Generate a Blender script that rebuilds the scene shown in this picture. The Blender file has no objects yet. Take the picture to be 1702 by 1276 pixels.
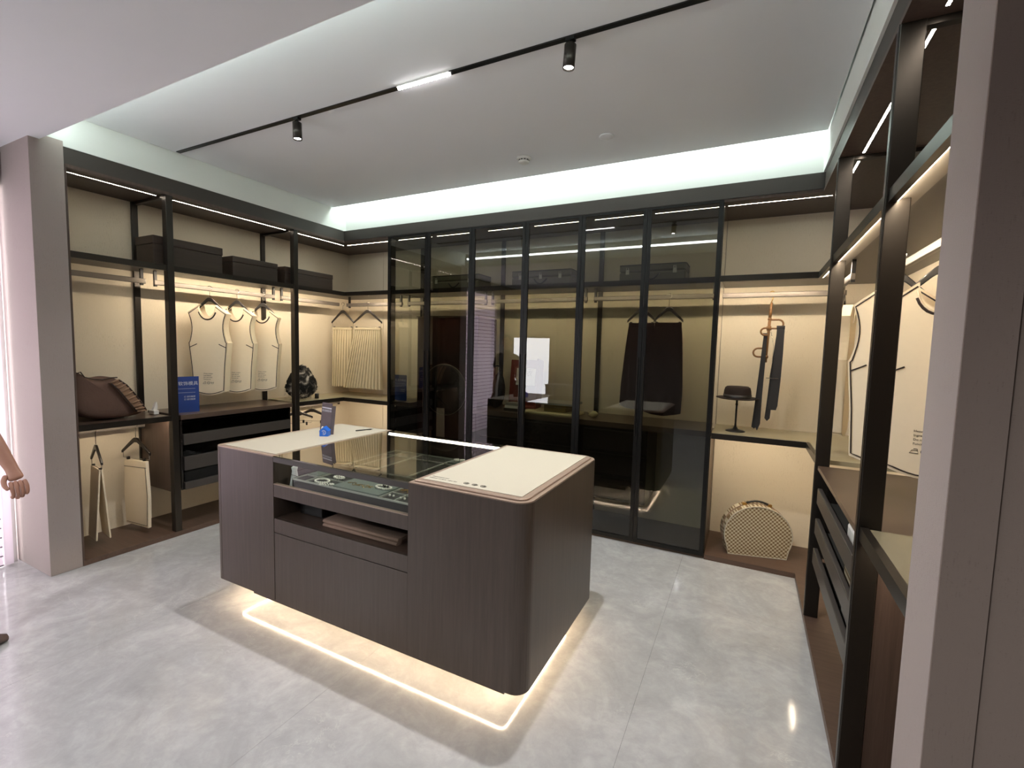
import bpy, bmesh, math, random
from mathutils import Vector, Matrix, noise
random.seed(7)
PI = math.pi
sc = bpy.context.scene
C = bpy.context.collection
R = math.radians

# ------------------------------------------------------------------ camera
cam_d = bpy.data.cameras.new('camera'); cam = bpy.data.objects.new('camera', cam_d); C.objects.link(cam)
cam_d.sensor_width = 36.0; cam_d.lens = 773.5 / 1702 * 36.0; cam_d.clip_start = 0.02; cam_d.clip_end = 60
_y, _p, _r = R(-26.85), R(4.472), R(-1.469)
_f = Vector((math.sin(_y) * math.cos(_p), math.cos(_y) * math.cos(_p), -math.sin(_p)))
_rt = Vector((math.cos(_y), -math.sin(_y), 0)); _dn = _f.cross(_rt)
_r2 = _rt * math.cos(_r) + _dn * math.sin(_r); _d2 = -_rt * math.sin(_r) + _dn * math.cos(_r)
cam.matrix_world = Matrix(((_r2.x, -_d2.x, -_f.x, 0), (_r2.y, -_d2.y, -_f.y, 0), (_r2.z, -_d2.z, -_f.z, 1.5), (0, 0, 0, 1)))
sc.camera = cam

# ------------------------------------------------------------------ world, big lights, exposure
w = bpy.data.worlds.new('world'); sc.world = w; w.use_nodes = True
w.node_tree.nodes['Background'].inputs[0].default_value = (0.75, 0.8, 0.9, 1)
w.node_tree.nodes['Background'].inputs[1].default_value = 0.35
sc.view_settings.view_transform = 'Standard'; sc.view_settings.look = 'None'
sc.view_settings.exposure = 1.58; sc.view_settings.gamma = 1.0; sc.view_settings.use_curve_mapping = False
K_COVE, K_STRIP, K_TOP, K_ISLAND, K_SPOT, K_FILL, K_WINDOW, K_LINEAR = 10.8, 68.0, 6.0, 40.0, 42.0, 38.0, 9.5, 14.0
WARM = (1.0, 0.83, 0.62); COOL = (0.86, 1.0, 0.94); NEUT = (0.95, 0.98, 1.0)

# daylight outside the blinds (an area light standing outdoors, shining in)
ld = bpy.data.lights.new('daylight', 'AREA'); ld.shape = 'RECTANGLE'; ld.size = 2.4; ld.size_y = 2.6
ld.energy = K_WINDOW * 10; ld.color = (1.0, 0.9, 0.96)
lo = bpy.data.objects.new('daylight', ld); C.objects.link(lo); lo.location = (-4.62, 0.1, 1.35); lo.rotation_euler = (0, R(-90), 0)

# ------------------------------------------------------------------ materials
MATS = {}
def nodes(name):
    m = bpy.data.materials.new(name); m.use_nodes = True; MATS[name] = m
    nt = m.node_tree; return m, nt, nt.nodes['Principled BSDF']
def lin(c):
    if isinstance(c, tuple) and max(c) > 1.0: c = tuple(x / 255 for x in c)
    else: return (*c[:3], 1)
    return (*[x / 12.92 if x <= 0.04045 else ((x + 0.055) / 1.055) ** 2.4 for x in c], 1)
def coords(nt, scale=(1, 1, 1), rot=(0, 0, 0)):
    tc = nt.nodes.new('ShaderNodeTexCoord'); mp = nt.nodes.new('ShaderNodeMapping')
    mp.inputs['Scale'].default_value = scale; mp.inputs['Rotation'].default_value = rot
    nt.links.new(tc.outputs['Object'], mp.inputs[0]); return mp.outputs[0]
def noise_tex(nt, vec, scale, detail=4, rough=0.5, dist=0.0):
    n = nt.nodes.new('ShaderNodeTexNoise'); n.inputs['Scale'].default_value = scale
    n.inputs['Detail'].default_value = detail; n.inputs['Roughness'].default_value = rough
    n.inputs['Distortion'].default_value = dist
    if vec: nt.links.new(vec, n.inputs['Vector'])
    return n.outputs['Fac']
def ramp(nt, fac, stops):
    r = nt.nodes.new('ShaderNodeValToRGB'); el = r.color_ramp.elements
    while len(el) < len(stops): el.new(0.5)
    for e, (p, c) in zip(el, stops): e.position = p; e.color = lin(c)
    nt.links.new(fac, r.inputs[0]); return r.outputs[0]
def bump(nt, b, h, strength=0.2, dist=0.01):
    n = nt.nodes.new('ShaderNodeBump'); n.inputs['Strength'].default_value = strength
    n.inputs['Distance'].default_value = dist
    nt.links.new(h, n.inputs['Height']); nt.links.new(n.outputs[0], b.inputs['Normal'])
def plain(name, col, rough=0.5, metal=0.0, var=0.08, vs=30, spec=0.5, coat=0.0, bmp=0.0):
    m, nt, b = nodes(name); c = lin(col)
    f = noise_tex(nt, coords(nt), vs, 3)
    a = tuple(x * (1 - var) for x in c[:3]); d = tuple(min(1, x * (1 + var)) for x in c[:3])
    r = nt.nodes.new('ShaderNodeMix'); r.data_type = 'RGBA'
    nt.links.new(f, r.inputs['Factor']); r.inputs['A'].default_value = (*a, 1); r.inputs['B'].default_value = (*d, 1)
    nt.links.new(r.outputs['Result'], b.inputs['Base Color'])
    b.inputs['Roughness'].default_value = rough; b.inputs['Metallic'].default_value = metal
    b.inputs['Specular IOR Level'].default_value = spec; b.inputs['Coat Weight'].default_value = coat
    if bmp: bump(nt, b, f, bmp, 0.004)
    return m
def wood(name, c1, c2, rough=0.42, axis='z'):
    m, nt, b = nodes(name)
    s = {'z': (26, 26, 1.1), 'x': (1.1, 26, 26), 'y': (26, 1.1, 26)}[axis]
    v = coords(nt, s); f = noise_tex(nt, v, 2.2, 6, 0.6, 0.35)
    v2 = coords(nt, tuple(x * 4 for x in s)); f2 = noise_tex(nt, v2, 2.5, 2, 0.6)
    mx = nt.nodes.new('ShaderNodeMath'); mx.operation = 'MULTIPLY_ADD'; mx.inputs[1].default_value = 0.35
    nt.links.new(f2, mx.inputs[0]); nt.links.new(f, mx.inputs[2])
    nt.links.new(ramp(nt, mx.outputs[0], [(0.35, c1), (0.95, c2)]), b.inputs['Base Color'])
    b.inputs['Roughness'].default_value = rough; bump(nt, b, mx.outputs[0], 0.08, 0.002); return m
def cloth(name, c1, c2, scale=160, rough=0.95, weave=0.25, axes=(1, 1, 1)):
    m, nt, b = nodes(name)
    v = coords(nt, axes)
    a = noise_tex(nt, coords(nt, (axes[0] * 1, axes[1] * 1, axes[2] * 9)), scale, 2)
    c = noise_tex(nt, coords(nt, (axes[0] * 9, axes[1] * 9, axes[2] * 1)), scale * 0.35, 2)
    d = noise_tex(nt, v, 5, 3)
    m1 = nt.nodes.new('ShaderNodeMath'); m1.operation = 'ADD'; nt.links.new(a, m1.inputs[0]); nt.links.new(c, m1.inputs[1])
    m2 = nt.nodes.new('ShaderNodeMath'); m2.operation = 'MULTIPLY_ADD'; m2.inputs[1].default_value = 0.45
    nt.links.new(d, m2.inputs[0]); nt.links.new(m1.outputs[0], m2.inputs[2])
    nt.links.new(ramp(nt, m2.outputs[0], [(0.85, c1), (1.45, c2)]), b.inputs['Base Color'])
    b.inputs['Roughness'].default_value = rough; b.inputs['Specular IOR Level'].default_value = 0.2
    bump(nt, b, m1.outputs[0], weave, 0.002); return m
def emit(name, col, k):
    m = bpy.data.materials.new(name); m.use_nodes = True; nt = m.node_tree; nt.nodes.clear(); MATS[name] = m
    e = nt.nodes.new('ShaderNodeEmission'); e.inputs[0].default_value = (*col, 1); e.inputs[1].default_value = k
    o = nt.nodes.new('ShaderNodeOutputMaterial'); nt.links.new(e.outputs[0], o.inputs[0]); return m
def glass(name, tint, ior=1.5, boost=1.0, rough=0.0):
    # thin pane: tinted see-through + Fresnel mirror on the outer side of each face
    m = bpy.data.materials.new(name); m.use_nodes = True; nt = m.node_tree; nt.nodes.clear(); MATS[name] = m
    tr = nt.nodes.new('ShaderNodeBsdfTransparent'); tr.inputs[0].default_value = (*tint, 1)
    gl = nt.nodes.new('ShaderNodeBsdfGlossy'); gl.inputs['Roughness'].default_value = rough
    fr = nt.nodes.new('ShaderNodeFresnel'); fr.inputs[0].default_value = ior
    ge = nt.nodes.new('ShaderNodeNewGeometry'); mu = nt.nodes.new('ShaderNodeMath'); mu.operation = 'MULTIPLY'
    sub = nt.nodes.new('ShaderNodeMath'); sub.operation = 'SUBTRACT'; sub.inputs[0].default_value = boost
    bk = nt.nodes.new('ShaderNodeMath'); bk.operation = 'MULTIPLY'; bk.inputs[1].default_value = boost
    nt.links.new(ge.outputs['Backfacing'], bk.inputs[0]); nt.links.new(bk.outputs[0], sub.inputs[1])
    nt.links.new(fr.outputs[0], mu.inputs[0]); nt.links.new(sub.outputs[0], mu.inputs[1]); mu.use_clamp = True
    mx = nt.nodes.new('ShaderNodeMixShader'); nt.links.new(mu.outputs[0], mx.inputs[0])
    nt.links.new(tr.outputs[0], mx.inputs[1]); nt.links.new(gl.outputs[0], mx.inputs[2])
    o = nt.nodes.new('ShaderNodeOutputMaterial'); nt.links.new(mx.outputs[0], o.inputs[0]); return m

def marble():
    m, nt, b = nodes('marble')
    v = coords(nt, (1, 1, 1)); n1 = noise_tex(nt, v, 3.4, 10, 0.66, 0.8); n2 = noise_tex(nt, v, 17, 9, 0.72, 0.5)
    a = nt.nodes.new('ShaderNodeMath'); a.operation = 'MULTIPLY_ADD'; a.inputs[1].default_value = 0.55
    nt.links.new(n2, a.inputs[0]); nt.links.new(n1, a.inputs[2])
    base = ramp(nt, a.outputs[0], [(0.5, (150, 149, 149)), (0.78, (166, 165, 165)), (1.0, (182, 181, 181))])
    vn = noise_tex(nt, coords(nt, (1, 1.6, 1), (0, 0, 0.6)), 4.2, 8, 0.6, 1.8)
    s = nt.nodes.new('ShaderNodeMath'); s.operation = 'SUBTRACT'; s.inputs[1].default_value = 0.5; nt.links.new(vn, s.inputs[0])
    ab = nt.nodes.new('ShaderNodeMath'); ab.operation = 'ABSOLUTE'; nt.links.new(s.outputs[0], ab.inputs[0])
    vein = ramp(nt, ab.outputs[0], [(0.0, (255, 255, 255)), (0.012, (0, 0, 0))])
    mk = noise_tex(nt, v, 3.0, 3); mk2 = ramp(nt, mk, [(0.52, (0, 0, 0)), (0.66, (150, 150, 150))])
    mm = nt.nodes.new('ShaderNodeMath'); mm.operation = 'MULTIPLY'; nt.links.new(vein, mm.inputs[0]); nt.links.new(mk2, mm.inputs[1])
    mx = nt.nodes.new('ShaderNodeMix'); mx.data_type = 'RGBA'; nt.links.new(mm.outputs[0], mx.inputs['Factor'])
    nt.links.new(base, mx.inputs['A']); mx.inputs['B'].default_value = lin((214, 211, 206))
    nt.links.new(mx.outputs['Result'], b.inputs['Base Color'])
    b.inputs['Roughness'].default_value = 0.10; b.inputs['Specular IOR Level'].default_value = 0.5
    return m
marble()
plain('ceiling_paint', (218, 219, 222), 0.9, var=0.02, vs=3)
plain('cove_paint', (222, 224, 220), 0.85, var=0.02, vs=3)
plain('grout', (124, 122, 120), 0.9)
cloth('pillar_paper', (146, 135, 131), (166, 155, 150), 120, 0.85, 0.3)
cloth('wall_paper_dark', (110, 97, 88), (126, 112, 103), 120, 0.85, 0.25)
cloth('wall_plaster', (130, 120, 112), (146, 136, 128), 60, 0.9, 0.15)
plain('dark_metal', (50, 45, 40), 0.34, 0.55, 0.05, 60)
plain('black_metal', (20, 19, 18), 0.4, 0.4, 0.05)
plain('frieze_metal', (70, 65, 61), 0.5, 0.3, 0.05)
plain('rail_metal', (112, 105, 98), 0.35, 0.6, 0.04)
plain('chrome', (215, 212, 205), 0.15, 1.0, 0.02)
plain('brass', (196, 160, 96), 0.28, 1.0, 0.05)
cloth('panel_linen', (184, 168, 142), (226, 214, 192), 130, 0.95, 0.5)
wood('brown_wood', (66, 52, 45), (92, 75, 66), 0.45, 'z')
wood('board_wood', (74, 56, 46), (98, 77, 65), 0.4, 'x')
wood('island_wood', (66, 55, 47), (84, 71, 62), 0.36, 'z')
plain('island_trim', (168, 146, 130), 0.3, 0.3, 0.04)
plain('brown_top', (84, 68, 58), 0.28, 0, 0.05, 10)
plain('shelf_top_light', (170, 160, 132), 0.25, 0, 0.04, 12)
plain('leather_cream', (186, 178, 161), 0.5, 0, 0.03, 140, bmp=0.15)
plain('ink', (48, 40, 34), 0.7)
plain('white_print', (205, 205, 214), 0.6)
plain('vest_board', (234, 219, 192), 0.75, 0, 0.03, 40)
plain('vest_edge', (226, 212, 184), 0.75, 0, 0.03, 40)
plain('vest_line', (44, 30, 24), 0.7)
plain('hanger_black', (28, 24, 21), 0.3, 0, 0.05, coat=0.3)
plain('hanger_wood', (128, 92, 56), 0.45, 0, 0.1, 60)
wood('box_brown', (50, 38, 31), (66, 52, 43), 0.5, 'y')
plain('pleat_cream', (206, 192, 160), 0.9, 0, 0.03, 60)
cloth('burgundy_cloth', (24, 11, 12), (33, 16, 17), 200, 0.95, 0.2)
plain('suitcase_shell', (118, 116, 98), 0.45, 0, 0.06, 50, bmp=0.1)
plain('black_leather', (30, 28, 27), 0.4, 0, 0.1, 40, bmp=0.2)
plain('red_leather', (122, 52, 38), 0.45, 0, 0.12, 30, bmp=0.15)
plain('hat_felt', (34, 22, 17), 0.9, 0, 0.1, 80)
plain('tie_cloth', (38, 37, 40), 0.7, 0, 0.1, 90)
plain('sign_blue', (32, 62, 132), 0.4, 0, 0.03)
plain('sticker_blue', (34, 108, 214), 0.35, 0, 0.03)
plain('leaflet_grey', (98, 88, 92), 0.5, 0, 0.18, 25)
plain('paper_white', (228, 225, 218), 0.7, 0, 0.02)
cloth('duvet_brown', (84, 66, 58), (104, 82, 72), 90, 0.9, 0.3)
plain('duvet_rib', (142, 112, 88), 0.85, 0, 0.1, 60)
plain('piping_brown', (52, 34, 26), 0.6)
plain('fur_cream', (212, 200, 160), 1.0, 0, 0.15, 120, bmp=0.8)
plain('drawer_dark', (36, 31, 28), 0.22, 0, 0.05)
plain('drawer_grey', (68, 62, 58), 0.4, 0, 0.05)
plain('care_cabinet', (52, 24, 19), 0.18, 0, 0.05, 4, coat=0.5)
plain('olive_box', (120, 100, 52), 0.5, 0, 0.08)
plain('grey_lid', (150, 148, 144), 0.35, 0, 0.05)
plain('velvet_grey', (104, 112, 106), 0.95, 0, 0.06, 90)
plain('velvet_dark', (44, 42, 38), 0.95, 0, 0.06, 90)
plain('divider', (168, 170, 160), 0.4, 0.2, 0.03)
plain('pearl', (236, 232, 222), 0.2, 0, 0.02, coat=0.6)
plain('gold', (214, 178, 110), 0.2, 1.0, 0.05)
plain('bust_white', (222, 224, 222), 0.6)
plain('plastic_white', (206, 204, 200), 0.5, 0, 0.02)
plain('skin', (176, 128, 108), 0.55, 0, 0.06, 50)
plain('shirt_grey', (70, 72, 80), 0.9, 0, 0.05, 90)
plain('trousers_dark', (40, 42, 50), 0.9, 0, 0.05, 90)
plain('shoe_brown', (84, 66, 62), 0.5)
plain('hair_black', (22, 18, 16), 0.6)
plain('eye_white', (225, 222, 216), 0.3)
plain('slat_shade_lip', (120, 108, 118), 0.6)
plain('latch_glare', (226, 224, 214), 0.35, 0.1)  # glare of the chrome latches put into a pale, hardly metallic colour
plain('near_counter', (132, 124, 102), 0.25, 0, 0.04, 12)
plain('slat_white', (226, 220, 222), 0.5, 0, 0.01)
emit('cove_led', COOL, K_COVE); emit('cove_front_led', COOL, K_COVE * 1.0); emit('strip_led', WARM, K_STRIP); emit('strip_led_dim', WARM, K_STRIP * .05); emit('strip_led_low', WARM, K_STRIP * .6); emit('strip_led_back', WARM, K_STRIP * .72); emit('strip_led_left', WARM, K_STRIP * 1.5); emit('top_led', (1.0, 0.88, 0.74), K_TOP * 4)
emit('island_led', (1.0, 0.78, 0.52), K_ISLAND); emit('case_led', (1.0, 0.92, 0.80), 9.0)
emit('lamp_face', (1, 1, 1), 40.0); emit('linear_cell', (1, 0.99, 0.96), K_LINEAR); emit('fill_light', NEUT, 6.0)
glass('door_glass', (0.62, 0.63, 0.57), 1.52, 2.1)
glass('clear_glass', (0.93, 0.95, 0.93), 1.5, 1.25)
glass('case_glass', (0.80, 0.81, 0.76), 1.52, 2.0)
glass('shelf_glass', (0.45, 0.45, 0.42), 1.5, 1.0)

def slat_material():
    m, nt, b = nodes('slat_cloth'); b.inputs['Base Color'].default_value = lin((232, 226, 230)); b.inputs['Roughness'].default_value = 0.6
    t = nt.nodes.new('ShaderNodeBsdfTranslucent'); t.inputs[0].default_value = lin((244, 236, 242))
    mx = nt.nodes.new('ShaderNodeMixShader'); mx.inputs[0].default_value = 0.42; o = nt.nodes['Material Output']
    nt.links.new(b.outputs[0], mx.inputs[1]); nt.links.new(t.outputs[0], mx.inputs[2]); nt.links.new(mx.outputs[0], o.inputs[0])
slat_material()
def checker_material():
    m, nt, b = nodes('case_check'); v = coords(nt, (1, .001, 1))
    ch = nt.nodes.new('ShaderNodeTexChecker'); ch.inputs['Scale'].default_value = 72
    ch.inputs[1].default_value = lin((196, 186, 160)); ch.inputs[2].default_value = lin((120, 98, 68))
    nt.links.new(v, ch.inputs[0]); nt.links.new(ch.outputs[0], b.inputs['Base Color']); b.inputs['Roughness'].default_value = 0.6
checker_material()
def patch_fur():
    m, nt, b = nodes('patch_fur'); f = noise_tex(nt, coords(nt), 13, 3, 0.5, 0.7)
    nt.links.new(ramp(nt, f, [(0.46, (18, 16, 15)), (0.55, (80, 74, 68)), (0.66, (190, 182, 170))]), b.inputs['Base Color'])
    b.inputs['Roughness'].default_value = 1.0
patch_fur()

# ------------------------------------------------------------------ mesh helpers
class MB:
    def __init__(s): s.b = bmesh.new()
    def box(s, x0, x1, y0, y1, z0, z1, M=None):
        vs = [s.b.verts.new((x, y, z)) for x in (x0, x1) for y in (y0, y1) for z in (z0, z1)]
        for f in ((0, 1, 3, 2), (4, 6, 7, 5), (0, 4, 5, 1), (2, 3, 7, 6), (0, 2, 6, 4), (1, 5, 7, 3)):
            s.b.faces.new([vs[i] for i in f])
        if M is not None:
            for v in vs: v.co = M @ v.co
        return s
    def prism(s, pts, axis, a0, a1, M=None, smooth=False):
        # polygon pts (u,v) extruded along axis: 'y' -> (u, a, v); 'x' -> (a, u, v); 'z' -> (u, v, a)
        f = {'y': lambda u, v, a: (u, a, v), 'x': lambda u, v, a: (a, u, v), 'z': lambda u, v, a: (u, v, a)}[axis]
        A = [s.b.verts.new(f(u, v, a0)) for u, v in pts]; B = [s.b.verts.new(f(u, v, a1)) for u, v in pts]; n = len(pts)
        s.b.faces.new(A); s.b.faces.new(B[::-1])
        for i in range(n):
            fc = s.b.faces.new([A[i], B[i], B[(i + 1) % n], A[(i + 1) % n]]); fc.smooth = smooth
        if M is not None:
            for v in A + B: v.co = M @ v.co
        return s
    def lathe(s, prof, n=24, loc=(0, 0, 0), M=None, sx=1, sy=1):
        rings = []; allv = []
        for r, z in prof:
            if r < 1e-5: ring = [s.b.verts.new((0, 0, z))]
            else: ring = [s.b.verts.new((r * sx * math.cos(2 * PI * i / n), r * sy * math.sin(2 * PI * i / n), z)) for i in range(n)]
            rings.append(ring); allv += ring
        for a, b in zip(rings, rings[1:]):
            for i in range(n):
                j = (i + 1) % n
                if len(a) == 1 and len(b) == 1: continue
                if len(a) == 1: f = s.b.faces.new([a[0], b[j], b[i]])
                elif len(b) == 1: f = s.b.faces.new([a[i], a[j], b[0]])
                else: f = s.b.faces.new([a[i], a[j], b[j], b[i]])
                f.smooth = True
        for ring, fl in ((rings[0], True), (rings[-1], False)):
            if len(ring) > 1: s.b.faces.new(ring[::-1] if fl else ring)
        T = Matrix.Translation(loc) @ (M if M is not None else Matrix())
        for v in allv: v.co = T @ v.co
        return s
    def cyl(s, p0, p1, r0, r1=None, n=16):
        p0, p1 = Vector(p0), Vector(p1); d = p1 - p0; q = d.to_track_quat('Z', 'Y').to_matrix().to_4x4()
        r1 = r0 if r1 is None else r1
        return s.lathe([(r0, 0), (r1, d.length)], n, p0, q)
    def tube(s, pts, r, n=8, closed=False, taper=None):
        pts = [Vector(p) for p in pts]; N = len(pts); rings = []; up = None
        for i, p in enumerate(pts):
            if closed: t = (pts[(i + 1) % N] - pts[i - 1])
            else: t = pts[min(i + 1, N - 1)] - pts[max(i - 1, 0)]
            t.normalize()
            if up is None:
                up = Vector((0, 0, 1)) if abs(t.z) < 0.9 else Vector((1, 0, 0))
            a = up - t * up.dot(t)
            if a.length < 1e-4: a = t.orthogonal()
            a.normalize(); up = a; b = t.cross(a); rr = r if taper is None else r * taper[i]
            rings.append([s.b.verts.new(p + (a * math.cos(2 * PI * k / n) + b * math.sin(2 * PI * k / n)) * rr) for k in range(n)])
        M = N if closed else N - 1
        for i in range(M):
            A, B = rings[i], rings[(i + 1) % N]
            for k in range(n):
                f = s.b.faces.new([A[k], A[(k + 1) % n], B[(k + 1) % n], B[k]]); f.smooth = True
        if not closed: s.b.faces.new(rings[0][::-1]); s.b.faces.new(rings[-1])
        return s
    def rbox(s, x0, x1, y0, y1, z0, z1, r, seg=5, M=None, corners=(1, 1, 1, 1)):
        # box with rounded vertical corners (corner order: x0y0, x1y0, x1y1, x0y1)
        return s.prism(rpts(x0, x1, y0, y1, r, seg, corners), 'z', z0, z1, M)
def rpts(x0, x1, y0, y1, r, seg=5, corners=(1, 1, 1, 1)):
    out = []
    for (cx, cy, a0, on, px, py) in ((x0 + r, y0 + r, 180, corners[0], x0, y0), (x1 - r, y0 + r, 270, corners[1], x1, y0),
                                     (x1 - r, y1 - r, 0, corners[2], x1, y1), (x0 + r, y1 - r, 90, corners[3], x0, y1)):
        if not on: out.append((px, py)); continue
        for k in range(seg + 1):
            a = R(a0 + 90 * k / seg); out.append((cx + r * math.cos(a), cy + r * math.sin(a)))
    return out
def obj(name, mb, mat, parent=None, world=True, bevel=0.0, smooth=False):
    b = mb.b if isinstance(mb, MB) else mb
    if parent is not None and world:
        M = world_m(parent).inverted()
        for v in b.verts: v.co = M @ v.co
    bmesh.ops.recalc_face_normals(b, faces=b.faces)
    if bevel:
        es = [e for e in b.edges if len(e.link_faces) == 2 and e.calc_face_angle(0) > 0.6]
        bmesh.ops.bevel(b, geom=es, offset=bevel, segments=2, affect='EDGES', profile=0.5, clamp_overlap=True)
    if smooth:
        for f in b.faces: f.smooth = True
    me = bpy.data.meshes.new(name); b.to_mesh(me); b.free()
    me.materials.append(MATS[mat] if isinstance(mat, str) else mat)
    o = bpy.data.objects.new(name, me); C.objects.link(o)
    if parent is not None: o.parent = parent
    return o
def world_m(o):
    m = o.matrix_basis.copy()
    return m if o.parent is None else world_m(o.parent) @ m
def thing(name, label, cat, loc=(0, 0, 0), rotz=0, group=None):
    o = bpy.data.objects.new(name, None); C.objects.link(o); o.empty_display_size = 0.05
    o.location = loc; o.rotation_euler = (0, 0, rotz); o['label'] = label; o['category'] = cat
    if group: o['group'] = group
    return o
def tag(o, label, cat, group=None):
    o['label'] = label; o['category'] = cat
    if group: o['group'] = group
    return o
def struct(o): o['kind'] = 'structure'; return o
def dup(root, loc, rotz, label, group=None):
    r = root.copy(); C.objects.link(r); r.location = loc; r.rotation_euler = (0, 0, rotz); r['label'] = label
    if group: r['group'] = group
    for ch in list(root.children):
        c = ch.copy(); C.objects.link(c); c.parent = r
        for g in ch.children:
            d = g.copy(); C.objects.link(d); d.parent = c
    return r
def kids(o): return [c for c in bpy.data.objects if c.parent == o]
_dg = None
def text(name, body, size, mat, parent, M, spacing=1.0, align='LEFT'):
    # flat printed text as a mesh; M places it (text lies in its local XY plane)
    cu = bpy.data.curves.new(name, 'FONT'); cu.body = body; cu.size = size; cu.extrude = 0.0002; cu.space_character = spacing
    cu.align_x = align; cu.resolution_u = 2
    t = bpy.data.objects.new(name, cu); C.objects.link(t)
    dg = bpy.context.evaluated_depsgraph_get(); dg.update()
    me = bpy.data.meshes.new_from_object(t.evaluated_get(dg)); bpy.data.objects.remove(t)
    me.transform(M); me.materials.clear(); me.materials.append(MATS[mat])
    o = bpy.data.objects.new(name, me); C.objects.link(o); o.parent = parent; return o
def frame_m(origin, xdir, ydir):
    x = Vector(xdir).normalized(); y = Vector(ydir).normalized(); z = x.cross(y)
    return Matrix(((x.x, y.x, z.x, origin[0]), (x.y, y.y, z.y, origin[1]), (x.z, y.z, z.z, origin[2]), (0, 0, 0, 1)))

# ------------------------------------------------------------------ the room
LX, BX = -3.805, -4.28      # left cabinet front / back
FY, BY = 3.57, 4.10         # back cabinet front / back
RX, RBX = 0.36, 0.86        # right cabinet front / back
ZT = 2.535                  # cabinet top underside
ZS = 2.655                  # soffit level
ZC = 2.85                   # main ceiling panel

fl = struct(obj('floor', MB().box(-4.6, 2.2, -3.6, 4.3, -0.06, -0.004), 'grout'))
for i in range(-3, 3):
    for j in range(-2, 2):
        x0 = -1.55 + i * 1.2; x1 = x0 + 1.2; y0 = 0.46 + j * 2.4 + (0 if i % 2 else 0); y1 = y0 + 2.4
        x0, x1, y0, y1 = max(x0, -4.6), min(x1, 2.2), max(y0, -3.6), min(y1, 4.3)
        if x1 - x0 < .02 or y1 - y0 < .02: continue
        obj('floor_tile', MB().box(x0 + .0004, x1 - .0004, y0 + .0004, y1 - .0004, -0.004, 0.0), 'marble', fl)

# low ceiling over the aisle (near part)
struct(obj('ceiling', MB().box(-4.6, 2.2, -3.6, 1.26, ZS, 3.05), 'ceiling_paint'))
# recess: upper ceiling panel with a light slot along its front and back
up = struct(obj('ceiling', MB().box(-3.795, 0.344, 1.275, 3.43, ZC, ZC + 0.03), 'ceiling_paint'))
struct(obj('ceiling', MB().box(-4.6, 2.2, 1.26, 4.3, 3.0, 3.05), 'cove_paint'))
# recess side faces
struct(obj('trim_1', MB().box(-3.83, -3.805, 1.26, 3.63, ZS, 3.0), 'cove_paint'))
struct(obj('trim_2', MB().box(-3.83, 0.385, 3.61, 3.635, ZS, 3.0), 'cove_paint'))
struct(obj('trim_3', MB().box(0.353, 0.38, 1.26, 3.61, ZS, 3.0), 'cove_paint'))
struct(obj('trim_4', MB().box(-3.80, 0.352, 1.235, 1.262, ZS + .001, 3.0), 'cove_paint'))
# soffit tops above cabinets
struct(obj('trim_5', MB().box(-4.4, -3.83, 1.21, 4.3, ZS + .002, 3.0), 'ceiling_paint'))
struct(obj('trim_6', MB().box(-3.83, 0.9, 3.635, 4.3, ZS + .002, 3.0), 'ceiling_paint'))
struct(obj('trim_7', MB().box(0.38, 0.98, 1.262, 3.635, ZS + .002, 3.0), 'ceiling_paint'))
# dark frieze above the cabinets
struct(obj('trim_8', MB().box(-3.835, -3.81, 1.37, 3.60, ZT + .02, ZS), 'frieze_metal'))
struct(obj('trim_9', MB().box(-3.81, 0.365, 3.585, 3.61, ZT + .02, ZS), 'frieze_metal'))
struct(obj('trim_10', MB().box(0.365, 0.39, 1.35, 3.585, ZT + .02, ZS), 'frieze_metal'))
# walls behind the cabinets and around the aisle
struct(obj('wall_left', MB().box(-4.4, -4.31, 1.21, 4.3, 0, ZS), 'wall_plaster'))
struct(obj('wall_back', MB().box(-4.31, 0.9, 4.13, 4.3, 0, ZS), 'wall_plaster'))
struct(obj('wall_right', MB().box(0.89, 0.98, 1.35, 4.13, 0, ZS), 'wall_plaster'))
struct(obj('wall_front', MB().box(-4.6, 2.2, -3.6, -3.5, 0, ZS), 'wall_plaster'))
struct(obj('wall_left', MB().box(-4.35, -4.2, -3.5, -0.45, 0, ZS).box(-4.35, -4.2, -0.45, 1.2, 2.47, ZS), 'wall_plaster'))
struct(obj('wall_right', MB().box(2.1, 2.2, -3.5, 1.18, 0, ZS), 'wall_plaster'))
# pillar at left
struct(obj('wall_left', MB().box(-4.4, LX + .002, 1.21, 1.368, 0, ZS + .03), 'pillar_paper', bevel=.002))
# jamb at right with wall panels
struct(obj('wall_right', MB().box(RX, 0.436, 1.18, 1.352, 0, ZS + .03), 'pillar_paper', bevel=.002))
wp = struct(obj('wall_right', MB().box(0.44, 2.2, 1.20, 1.35, 0, ZS + .03), 'wall_paper_dark'))
obj('wall_panel', MB().box(0.4385, 1.35, 1.18, 1.20, 0, ZS + .02), 'wall_paper_dark', wp, bevel=.0015)
obj('wall_panel', MB().box(1.354, 2.2, 1.18, 1.20, 0, ZS + .02), 'wall_paper_dark', wp, bevel=.0015)
obj('wall_panel', MB().box(RX + .001, 0.4355, 1.176, 1.1805, 0, ZS + .02), 'wall_paper_dark', wp)

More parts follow.
